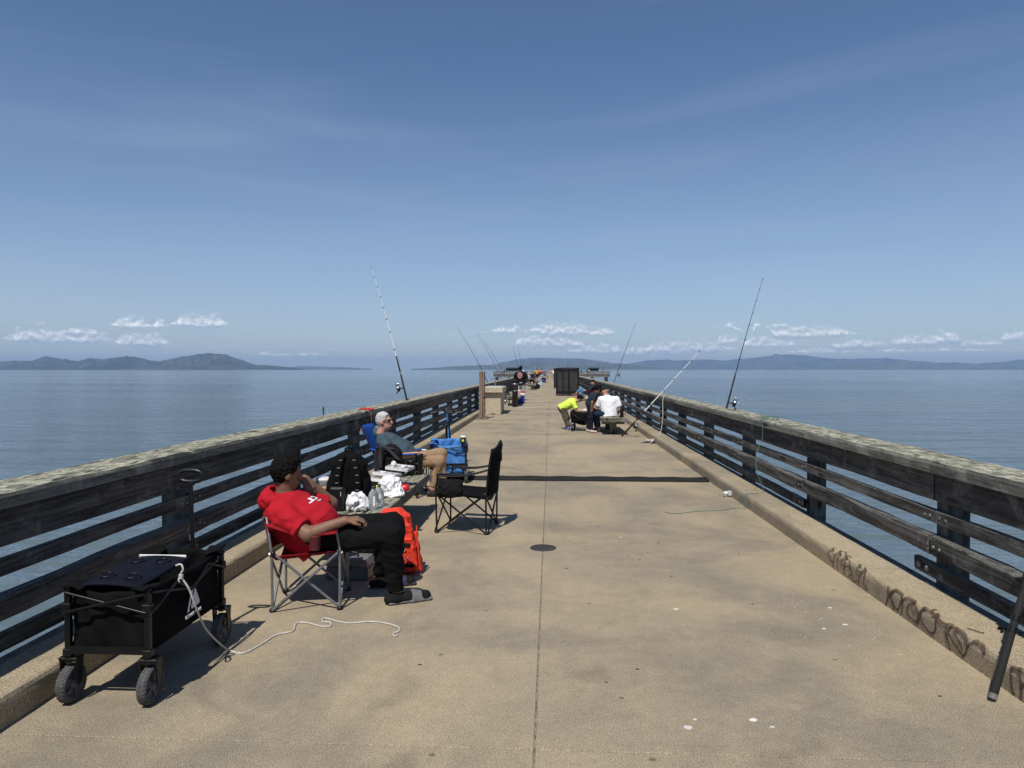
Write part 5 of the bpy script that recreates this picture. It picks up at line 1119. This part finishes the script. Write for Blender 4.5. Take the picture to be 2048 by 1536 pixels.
    for d in 'RL':
        hp, kn, an = P['hip' + d], P['kn' + d], P['an' + d]
        tp += [(rc(hp, kn, .102 * s * fat ** .7 * loose, .082 * s * fat ** .5 * loose), .05), (rc(kn, kn.lerp(an, cuff), .082 * s * fat ** .5 * loose, .058 * s * loose, cutb=True), .03)]
    link('trousers', sdf_mesh('trousers', tp, vox, disp=wrinkle(.008 * s, 20 / s, seed + 9, 10)), pants, root)
    for d in 'RL':
        an, to = P['an' + d], P['to' + d]; g = (to - an); g.z = 0; g.normalize(); hl2 = Vector((an.x, an.y, 0)) - g * .045 * s; t2 = Vector((to.x, to.y, 0)) + g * .02 * s; sdw = g.cross(Vector((0, 0, 1))); lift = Vector((0, 0, max(0, an.z - .10 * s)))
        link('shoe', sdf_mesh('shoe', [(rc(hl2 + lift + Vector((0, 0, .03 * s)), t2 + lift + Vector((0, 0, .024 * s)), .040 * s, .040 * s, sdw, 1.12), 0), (rc(Vector((an.x, an.y, 0)) + lift + Vector((0, 0, .03 * s)), an - Vector((0, 0, .02 * s)), .045 * s, .046 * s, cutb=True), .02)], min(vox, .012), cuts=[half(lift + Vector((0, 0, .001)), (0, 0, -1))]), shoe, root)
    # hair or hat
    if hair is not None:
        cuts = [half(H(0, .055, .055), f * .9 - up * .35), half(H(0, .0, -.055 - hair_len), f * .35 - up * 1.0)]
        link('hair', sdf_mesh('hair', [(el(hc + (up * .025 - f * .012) * s, ((.078 + .010 * hair_t) * s, (.097 + .008 * hair_t) * s, (.106 + .007 * hair_t) * s), HM), 0), (el(H(0, .03, .095 - (1 - hair_t) * .03), (.07 * s, .065 * s, .042 * s * hair_t), HM), .03)], min(vox, .012), cuts=cuts + [(el(H(q * .085, .055, -.03), (.03 * s, .055 * s, .06 * s), HM)) for q in (-1, 1)], disp=wrinkle((.003 + .003 * hair_t) * s, 120 / s, 3, 18)), hair, root)
    if hat is not None:
        hk = link('cap', sdf_mesh('cap', [(el(hc + (up * .035 - f * .008) * s, (.094 * s, .110 * s, .112 * s), HM), 0), (bx(H(0, .125, .045), (.075 * s, .07 * s, .008 * s), .006, HM @ Matrix.Rotation(R(-12), 3, 'X')), .015)], min(vox, .014), cuts=[half(H(0, 0, .030), -up + f * .05)]), hat, root)
    return root
RED = cloth('red_jersey', (.40, .012, .022)); BLKP = cloth('black_sweatpants', (.0055, .0055, .006)); TEALS = cloth('slate_tee', (.055, .085, .105)); KHAKI = cloth('khaki_cloth', (.30, .20, .115)); NEON = cloth('neon_yellow_tee', (.62, .80, .10)); CAMO = mat('camo_cloth', (.04, .038, .028), .9, 0, .2, 9, .3, 300, col2=(.16, .13, .08)); DARKT = cloth('dark_tee', (.025, .03, .04)); WHT = cloth('white_tee', (.78, .78, .80)); JEAN = cloth('dark_jeans', (.02, .035, .065)); JEANL = cloth('blue_jeans', (.09, .17, .30)); BLKT = cloth('black_tee', (.011, .010, .011)); GREYP = cloth('light_grey_pants', (.35, .36, .38)); GREYS = cloth('pale_grey_shirt', (.40, .42, .46)); PURP = cloth('plum_shirt', (.06, .045, .09)); ORNG = cloth('orange_vest', (.75, .27, .03)); SOCK = cloth('black_sock', (.012, .012, .012)); SLIDE = mat('grey_slide', (.15, .15, .155), .6); SNEAK = mat('pale_shoe', (.45, .38, .34), .7); BLUS = mat('blue_shoe', (.10, .15, .40), .6); DSH = mat('dark_shoe', (.02, .018, .016), .6)

# ---- the man in red
pm = person('man in a red hooded short-sleeved shirt and black sweatpants slumped in a camp chair', dict(
    head=(-1.880, 4.955, 0.911), hf=(.80, .55, -.16), neck=(-1.897, 4.965, 0.740), chest=(-1.857, 4.970, 0.620), pelvis=(-1.702, 4.970, 0.480),
    shR=(-1.857, 4.780, 0.660), elR=(-1.637, 4.700, 0.535), wrR=(-1.412, 4.795, 0.612), hdR=(-1.302, 4.850, 0.612), hnR=(-.1, -.2, 1), thR=1,
    shL=(-1.832, 5.165, 0.670), elL=(-1.672, 5.315, 0.630), wrL=(-1.822, 5.165, 0.840), hdL=(-1.767, 5.145, 0.740), hnL=(.5, -.6, .4), curl=.42,
    hipR=(-1.652, 4.870, 0.475), knR=(-1.107, 4.870, 0.495), anR=(-1.087, 4.925, 0.105), toR=(-0.912, 5.015, 0.030),
    hipL=(-1.652, 5.075, 0.475), knL=(-1.182, 5.225, 0.490), anL=(-1.287, 5.295, 0.100), toL=(-1.092, 5.365, 0.030)), SKIN_B, RED, BLKP, SOCK, HAIRK, .0072, 1.0, 1.16, .80, ((-1.70, 4.965, .555), (.175, .180, .150)), seed=4, loose=1.0, hem=.10, cuff=1.02)
PO = pm.location
# hood lying behind the neck, print on the chest, slides
hood = sdf_mesh('hood', [(el((-1.965, 5.07, .765), (.085, .145, .085), Rm(0, R(25), 0)), 0), (rc((-1.98, 4.98, .75), (-1.86, 4.95, .755), .045, .035), .05), (rc((-1.98, 5.16, .75), (-1.86, 5.18, .755), .045, .035), .05)], .009, cuts=[el((-1.905, 5.07, .83), (.075, .10, .085))], disp=wrinkle(.007, 34, 6)); link('hood', hood, RED, pm, Vector((-.012, -.105, -.028)) - PO)
for d, (an, to) in {'R': ((-1.075, 5.03), (-.90, 5.12)), 'L': ((-1.275, 5.40), (-1.08, 5.47))}.items():
    a, t = Vector((*an, 0)), Vector((*to, 0)); g = (t - a).normalized(); sd = g.cross(Vector((0, 0, 1)))
    m_ = a.lerp(t, .72)
    me = sdf_mesh('slide', [(rc(a - g * .050 + Vector((0, 0, .014)), t + g * .050 + Vector((0, 0, .014)), .017, .017, sd, 2.7), 0), (rc(m_ - g * .035 + Vector((0, 0, .030)), m_ + g * .045 + Vector((0, 0, .022)), .060, .046, sd, .98, True, True), .012)], .007, cuts=[half((0, 0, .001), (0, 0, -1))])
    link('slide', me, SLIDE if d == 'R' else mat('shaded_slide', (.03, .035, .06), .6), pm, Vector((-.012, -.105, 0)) - PO)  # left slide coloured darker than its pair for the shade it lies in
EYEW = mat('eye_white', (.6, .58, .55), .3)
# white print on the chest, following the shirt front
def wrap_print(root, sh_name, polys, origin, ex, ey, direction, m, name='shirt_print', off=.004):
    sh = [c for c in root.children if c.name.split('.')[0] == sh_name][0]; me = sh.data
    bm = bmesh.new(); bm.from_mesh(me); from mathutils.bvhtree import BVHTree; tr = BVHTree.FromBMesh(bm); bm.free(); O = root.location
    g = MB()
    for poly in polys:
        pts = []
        for (a, b) in poly:
            o = Vector(origin) - O + Vector(ex) * a + Vector(ey) * b; h = tr.ray_cast(o, Vector(direction))
            if h[0] is None: pts = None; break
            pts.append(h[0] + h[1] * off)
        if pts: g.add(pts, [tuple(range(len(pts)))])
    if g.f: g.build(name, m, root)
PRW = mat('print_white', (.70, .70, .72), .8)
def stroke_quads(pts, w_):
    out = []
    for i in range(len(pts) - 1):
        a, b = Vector((*pts[i], 0)), Vector((*pts[i + 1], 0)); n = (b - a).normalized(); n = Vector((-n.y, n.x, 0)) * w_; e = (b - a).normalized() * w_ * .6
        out.append([tuple((a - n - e)[:2]), tuple((b - n + e)[:2]), tuple((b + n + e)[:2]), tuple((a + n - e)[:2])])
    return out
pq = stroke_quads([(.0, .05), (-.035, .04), (-.045, .0), (-.03, -.03), (.005, -.03)], .011) + stroke_quads([(.03, .05), (.03, -.03), (.07, -.035)], .011) + stroke_quads([(-.05, -.075), (-.02, -.085), (.01, -.08)], .009)
wrap_print(pm, 'shirt', pq, (-1.32, 4.95, .97), (0, -1, 0), (.55, 0, .83), (-.83, 0, -.55), PRW)

# ---- the man with sunglasses
gm = person('grey-haired man in slate tee, sunglasses and khaki trousers, one arm behind his chair', dict(
    head=(-2.195, 9.25, .965), hf=(.97, -.06, .08), neck=(-2.235, 9.25, .80), chest=(-2.12, 9.25, .65), pelvis=(-1.90, 9.25, .47),
    shR=(-2.17, 9.06, .72), elR=(-1.98, 8.97, .53), wrR=(-1.72, 9.03, .565), hdR=(-1.62, 9.08, .565), hnR=(0, 0, 1), thR=1, curl=.5,
    shL=(-2.22, 9.45, .75), elL=(-2.53, 9.53, .835), wrL=(-2.40, 9.42, .66), hdL=(-2.36, 9.38, .57), hnL=(-1, 0, 0),
    hipR=(-1.86, 9.14, .45), knR=(-1.42, 9.10, .47), anR=(-1.53, 9.12, .11), toR=(-1.36, 9.14, .03),
    hipL=(-1.86, 9.36, .45), knL=(-1.46, 9.44, .53), anL=(-1.44, 9.46, .11), toL=(-1.24, 9.50, .03)), SKIN_L, TEALS, KHAKI, DSH, HAIRG, .0095, 1.0, 1.08, .70, ((-1.98, 9.25, .58), (.16, .17, .14)), seed=6, loose=.82, hair_t=.35)
gl = MB(); hc = Vector((-2.195, 9.25, .965)); 
for sy in (-1, 1):
    gl.grid(lambda a, b, sy=sy: hc + Vector((.098 - .02 * a, sy * (.008 + .056 * a), .022 - .036 * b)), 4, 3, .004); gl.tube([hc + Vector((.078, sy * .066, .018)), hc + Vector((.0, sy * .085, .012))], .004, 5)
gl.build('sunglasses', PLB, gm, -gm.location)
tag(MB().box((-1.66, 9.05, .605), (-1.60, 9.10, .62), ch=.004).build('phone', WHITEP), 'small white device held in the lap of the grey-haired man', 'phone')

# ---- the group on the right
person('boy in a neon yellow tee and camo trousers bending over the black cart', dict(
    head=(.80, 19.6, .845), hf=(.70, 0, -.72), hu=(.7, 0, .7), neck=(.70, 19.6, .79), chest=(.58, 19.6, .74), pelvis=(.33, 19.6, .60), shR=(.62, 19.47, .735), elR=(.72, 19.42, .55), wrR=(.84, 19.38, .48), hdR=(.92, 19.36, .47), shL=(.63, 19.73, .735), elL=(.75, 19.68, .56), wrL=(.88, 19.5, .50), hdL=(.96, 19.46, .49),
    hipR=(.34, 19.52, .56), knR=(.42, 19.50, .31), anR=(.49, 19.50, .08), toR=(.63, 19.48, .025), hipL=(.34, 19.68, .56), knL=(.46, 19.70, .31), anL=(.46, 19.72, .08), toL=(.60, 19.74, .025)), SKIN_L, NEON, CAMO, BLUS, HAIRK, .013, .78, 1.12, .85, seed=11, loose=1.15, hem=.10)
person('child in dark tee and dark trousers standing at the black cart', dict(
    head=(1.245, 18.690, 1.135), hf=(.75, .45, -.45), neck=(1.185, 18.690, 1.035), chest=(1.120, 18.690, 0.950), pelvis=(1.030, 18.690, 0.770), shR=(1.150, 18.550, 0.985), elR=(1.080, 18.510, 0.790), wrR=(1.070, 18.510, 0.640), hdR=(1.070, 18.520, 0.550), hnR=(0, -1, 0), shL=(1.170, 18.830, 0.985), elL=(1.230, 18.870, 0.800), wrL=(1.310, 18.820, 0.680), hdL=(1.370, 18.790, 0.640),
    hipR=(1.030, 18.610, 0.720), knR=(1.050, 18.600, 0.400), anR=(1.070, 18.620, 0.090), toR=(1.170, 18.530, 0.025), hipL=(1.040, 18.770, 0.720), knL=(1.050, 18.770, 0.400), anL=(0.990, 18.790, 0.090), toL=(1.090, 18.690, 0.025)), SKIN_B, DARKT, cloth('navy_trousers', (.014, .017, .026)), SNEAK, HAIRK, .013, .82, .95, .70, seed=12, loose=1.12)
person('man in white tee and dark cap sitting on the bench with his back turned', dict(
    head=(1.41, 18.62, 1.08), hf=(-.65, .62, -.35), neck=(1.46, 18.56, .95), chest=(1.50, 18.50, .79), pelvis=(1.52, 18.46, .53), shR=(1.71, 18.46, .88), elR=(1.80, 18.42, .62), wrR=(1.77, 18.62, .53), hdR=(1.75, 18.70, .51), shL=(1.31, 18.56, .88), elL=(1.21, 18.62, .64), wrL=(1.16, 18.82, .60), hdL=(1.14, 18.9, .59),
    hipR=(1.44, 18.62, .50), knR=(1.20, 18.98, .50), anR=(1.22, 19.0, .11), toR=(1.12, 19.14, .03), hipL=(1.40, 18.46, .50), knL=(1.20, 18.70, .49), anL=(1.27, 18.82, .11), toL=(1.19, 18.96, .03)), SKIN_L, WHT, JEAN, DSH, None, .013, 1.0, 1.12, .75, hat=cloth('dark_cap_cloth', (.018, .020, .026)), seed=13, hem=.11)
person('angler in dark top, black hat and blue jeans reclining in the dark red chair', dict(
    head=(2.23, 37.6, .98), hf=(-.95, -.1, .05), neck=(2.28, 37.6, .86), chest=(2.22, 37.6, .72), pelvis=(2.02, 37.6, .46), shR=(2.25, 37.78, .78), elR=(2.0, 37.85, .68), wrR=(2.10, 37.75, .90), hdR=(2.14, 37.68, .97), shL=(2.25, 37.40, .78), elL=(2.05, 37.35, .58), wrL=(1.85, 37.40, .55), hdL=(1.77, 37.42, .54),
    hipR=(1.98, 37.7, .45), knR=(1.60, 37.7, .62), anR=(1.36, 37.62, .40), toR=(1.20, 37.62, .36), hipL=(1.98, 37.5, .45), knL=(1.62, 37.48, .55), anL=(1.68, 37.48, .11), toL=(1.52, 37.46, .03)), SKIN_L, DARKT, JEANL, mat('brown_boot', (.16, .085, .05), .6), None, .018, 1.0, 1.0, 1.5, hat=BLKP, seed=14)
bt = person('large man in a black tee with a round emblem and grey trousers, seen from behind', dict(
    head=(-1.60, 38, 1.70), hf=(.25, .97, -.1), neck=(-1.60, 37.98, 1.54), chest=(-1.60, 37.98, 1.32), pelvis=(-1.58, 38, 1.0), shR=(-1.36, 38, 1.43), elR=(-1.24, 37.98, 1.16), wrR=(-1.10, 38.1, .97), hdR=(-1.05, 38.15, .90), shL=(-1.84, 38, 1.43), elL=(-1.93, 38.05, 1.14), wrL=(-1.86, 38.25, 1.0), hdL=(-1.82, 38.32, .96),
    hipR=(-1.47, 38, .92), knR=(-1.45, 38.02, .50), anR=(-1.44, 37.98, .10), toR=(-1.42, 38.15, .03), hipL=(-1.68, 38, .92), knL=(-1.72, 38.04, .50), anL=(-1.72, 37.98, .10), toL=(-1.74, 38.15, .03)), SKIN_D, BLKT, GREYP, DSH, HAIRK, .020, 1.04, 1.18, .85, seed=15, hem=.16, face=False)
ring = lambda rr, w_, n=20, sq=1.0: [[(rr * math.cos(2 * math.pi * i / n), sq * rr * math.sin(2 * math.pi * i / n)), (rr * math.cos(2 * math.pi * (i + 1) / n), sq * rr * math.sin(2 * math.pi * (i + 1) / n)), ((rr + w_) * math.cos(2 * math.pi * (i + 1) / n), sq * (rr + w_) * math.sin(2 * math.pi * (i + 1) / n)), ((rr + w_) * math.cos(2 * math.pi * i / n), sq * (rr + w_) * math.sin(2 * math.pi * i / n))] for i in range(n)]
wrap_print(bt, 'shirt', ring(.095, .026, 22, 1.2) + ring(.02, .022, 10) + stroke_quads([(-.05, -.05), (.0, -.065), (.05, -.05)], .008), (-1.63, 37, 1.33), (1, 0, 0), (0, 0, 1), (0, 1, 0), mat('pink_print', (.62, .40, .38), .8), off=.008)
wrap_print(bt, 'shirt', ring(.055, .02, 18, 1.2), (-1.63, 37, 1.33), (1, 0, 0), (0, 0, 1), (0, 1, 0), mat('red_print', (.40, .06, .05), .8), off=.008)

# ---- anglers far down the pier
def stand(label, x, y, shirt, pants, h=1.72, face=1, s=None, hair=HAIRK, skin=SKIN_L, lean=0.0, vox=.03):
    k = h / 1.75; q = lambda a, b, c: (x + a * k, y + b * k * face, c * k)
    return person(label, dict(head=q(lean * 1.2, .03, 1.62), hf=(.2, face, -.1), neck=q(lean, 0, 1.46), chest=q(lean * .8, 0, 1.28), pelvis=q(0, 0, .98), shR=q(.19 + lean, 0, 1.40), elR=q(.27 + lean, .03, 1.12), wrR=q(.22, .2, .98), hdR=q(.2, .28, .96), shL=q(-.19 + lean, 0, 1.40), elL=q(-.26 + lean, .05, 1.12), wrL=q(-.2, .24, 1.05), hdL=q(-.16, .3, 1.05),
        hipR=q(.09, 0, .92), knR=q(.10, .03, .5), anR=q(.11, -.02, .1), toR=q(.12, .15, .03), hipL=q(-.09, 0, .92), knL=q(-.11, .03, .5), anL=q(-.12, -.02, .1), toL=q(-.13, .15, .03)), skin, shirt, pants, DSH, hair, vox, k, 1.05, .8, group='anglers far down the pier', face=False)
def sit(label, x, y, shirt, pants, to=1, hair=HAIRK, skin=SKIN_L, vox=.03, z=.45, hat=None):
    q = lambda a, b, c: (x + a * to, y + b, z + c)
    return person(label, dict(head=q(.05, 0, .73), hf=(to, -.1, -.2), neck=q(.01, 0, .58), chest=q(0, 0, .40), pelvis=q(0, 0, .10), shR=q(0, -.19, .52), elR=q(.10, -.25, .28), wrR=q(.32, -.15, .22), hdR=q(.40, -.12, .22), shL=q(0, .19, .52), elL=q(.10, .25, .28), wrL=q(.32, .15, .22), hdL=q(.40, .12, .22),
        hipR=q(.05, -.1, .07), knR=q(.45, -.12, .08), anR=q(.48, -.12, .10 - z), toR=q(.66, -.12, .03 - z), hipL=q(.05, .1, .07), knL=q(.45, .14, .08), anL=q(.42, .14, .10 - z), toL=q(.60, .14, .03 - z)), skin, shirt, pants, DSH, hair, vox, 1.0, 1.05, .8, group='anglers far down the pier', face=False, hat=hat)
sit('seated angler in a pale grey shirt beyond the man in black', -2.0, 66, GREYS, BLKP, 1, HAIRG, z=.55); sit('seated angler in a plum shirt and light trousers', -1.75, 80, PURP, GREYP, 1); sit('seated angler in a white top past the plum shirt', -1.1, 88, GREYS, BLKP, 1)
stand('standing angler in an orange top behind the seated anglers', -2.0, 104, ORNG, BLKP, 1.78); stand('standing angler with grey and red top next to the orange top', -1.35, 112, mat('grey_red_top', (.22, .2, .2), .9, col2=(.55, .1, .08)), BLKP, 1.85)
stand('walker in an orange shirt in the middle of the far deck', .05, 150, ORNG, GREYP, 1.7); stand('walker in a white shirt beside the second shelter', .55, 118, WHT, KHAKI, 1.72); sit('seated figure in dark clothes far along the railing', -1.0, 128, PURP, JEANL, 1)
for x, y, l, sh in ((-16.5, END + 2, 'dark figure standing by the leaning rods on the pier head', DARKT), (-9.8, END + 3, 'figure in a white top on the pier head', WHT), (5.2, END + 2, 'dark figure at the railing right after the shelters', DARKT), (10.9, END + 2, 'figure in a blue jacket on the bare part of the pier head', cloth('blue_jacket', (.03, .06, .14))), (13.2, END + 3, 'figure in black, one of a pair on the pier head', BLKT), (13.9, END + 3.4, 'figure in grey, one of a pair on the pier head', GREYS), (18.6, END + 3, 'figure in brown beside the far dark shelter', KHAKI)): stand(l, x, y, sh, BLKP, 1.75, vox=.04)
for x, y, l, m_ in ((-1.15, 62, 'dark bag on the deck near the far bench', F_BLACK2), (-1.0, 71, 'pale bucket bag beside the seated anglers', GREYS), (-1.2, 60.5, 'black tackle bag at the far bench foot', F_BLACK), (-.9, 92, 'blue bag on the deck beyond the seated anglers', F_NAVY)):
    tag(link('tackle_bag', sdf_mesh('bag', [(bx((0, 0, .16), (.22, .17, .16), .05), 0), (el((0, 0, .34), (.10, .06, .06)), .04)], .025, disp=wrinkle(.02, 20, 3)), m_, None, (x, y, 0)), l, 'bag')
# ================================================================== the air over the bay
def haze_box():
    mm = bpy.data.materials.new('sea_air'); mm.use_nodes = True; nt = mm.node_tree
    for n in list(nt.nodes):
        if n.type != 'OUTPUT_MATERIAL': nt.nodes.remove(n)
    pv = nt.nodes.new('ShaderNodeVolumePrincipled'); pv.inputs['Color'].default_value = HAZE_COL; pv.inputs['Density'].default_value = HAZE_DEN
    pv.inputs['Anisotropy'].default_value = 0.0
    out = [n for n in nt.nodes if n.type == 'OUTPUT_MATERIAL'][0]; nt.links.new(pv.outputs[0], out.inputs['Volume'])
    o = MB().box((-25600, -9600, ZW - 1.2), (25600, 27600, 430)).build('haze', mm); o['kind'] = 'stuff'
HAZE_COL, HAZE_DEN = (.46, .68, 1.0, 1), 6.2e-5
haze_box()
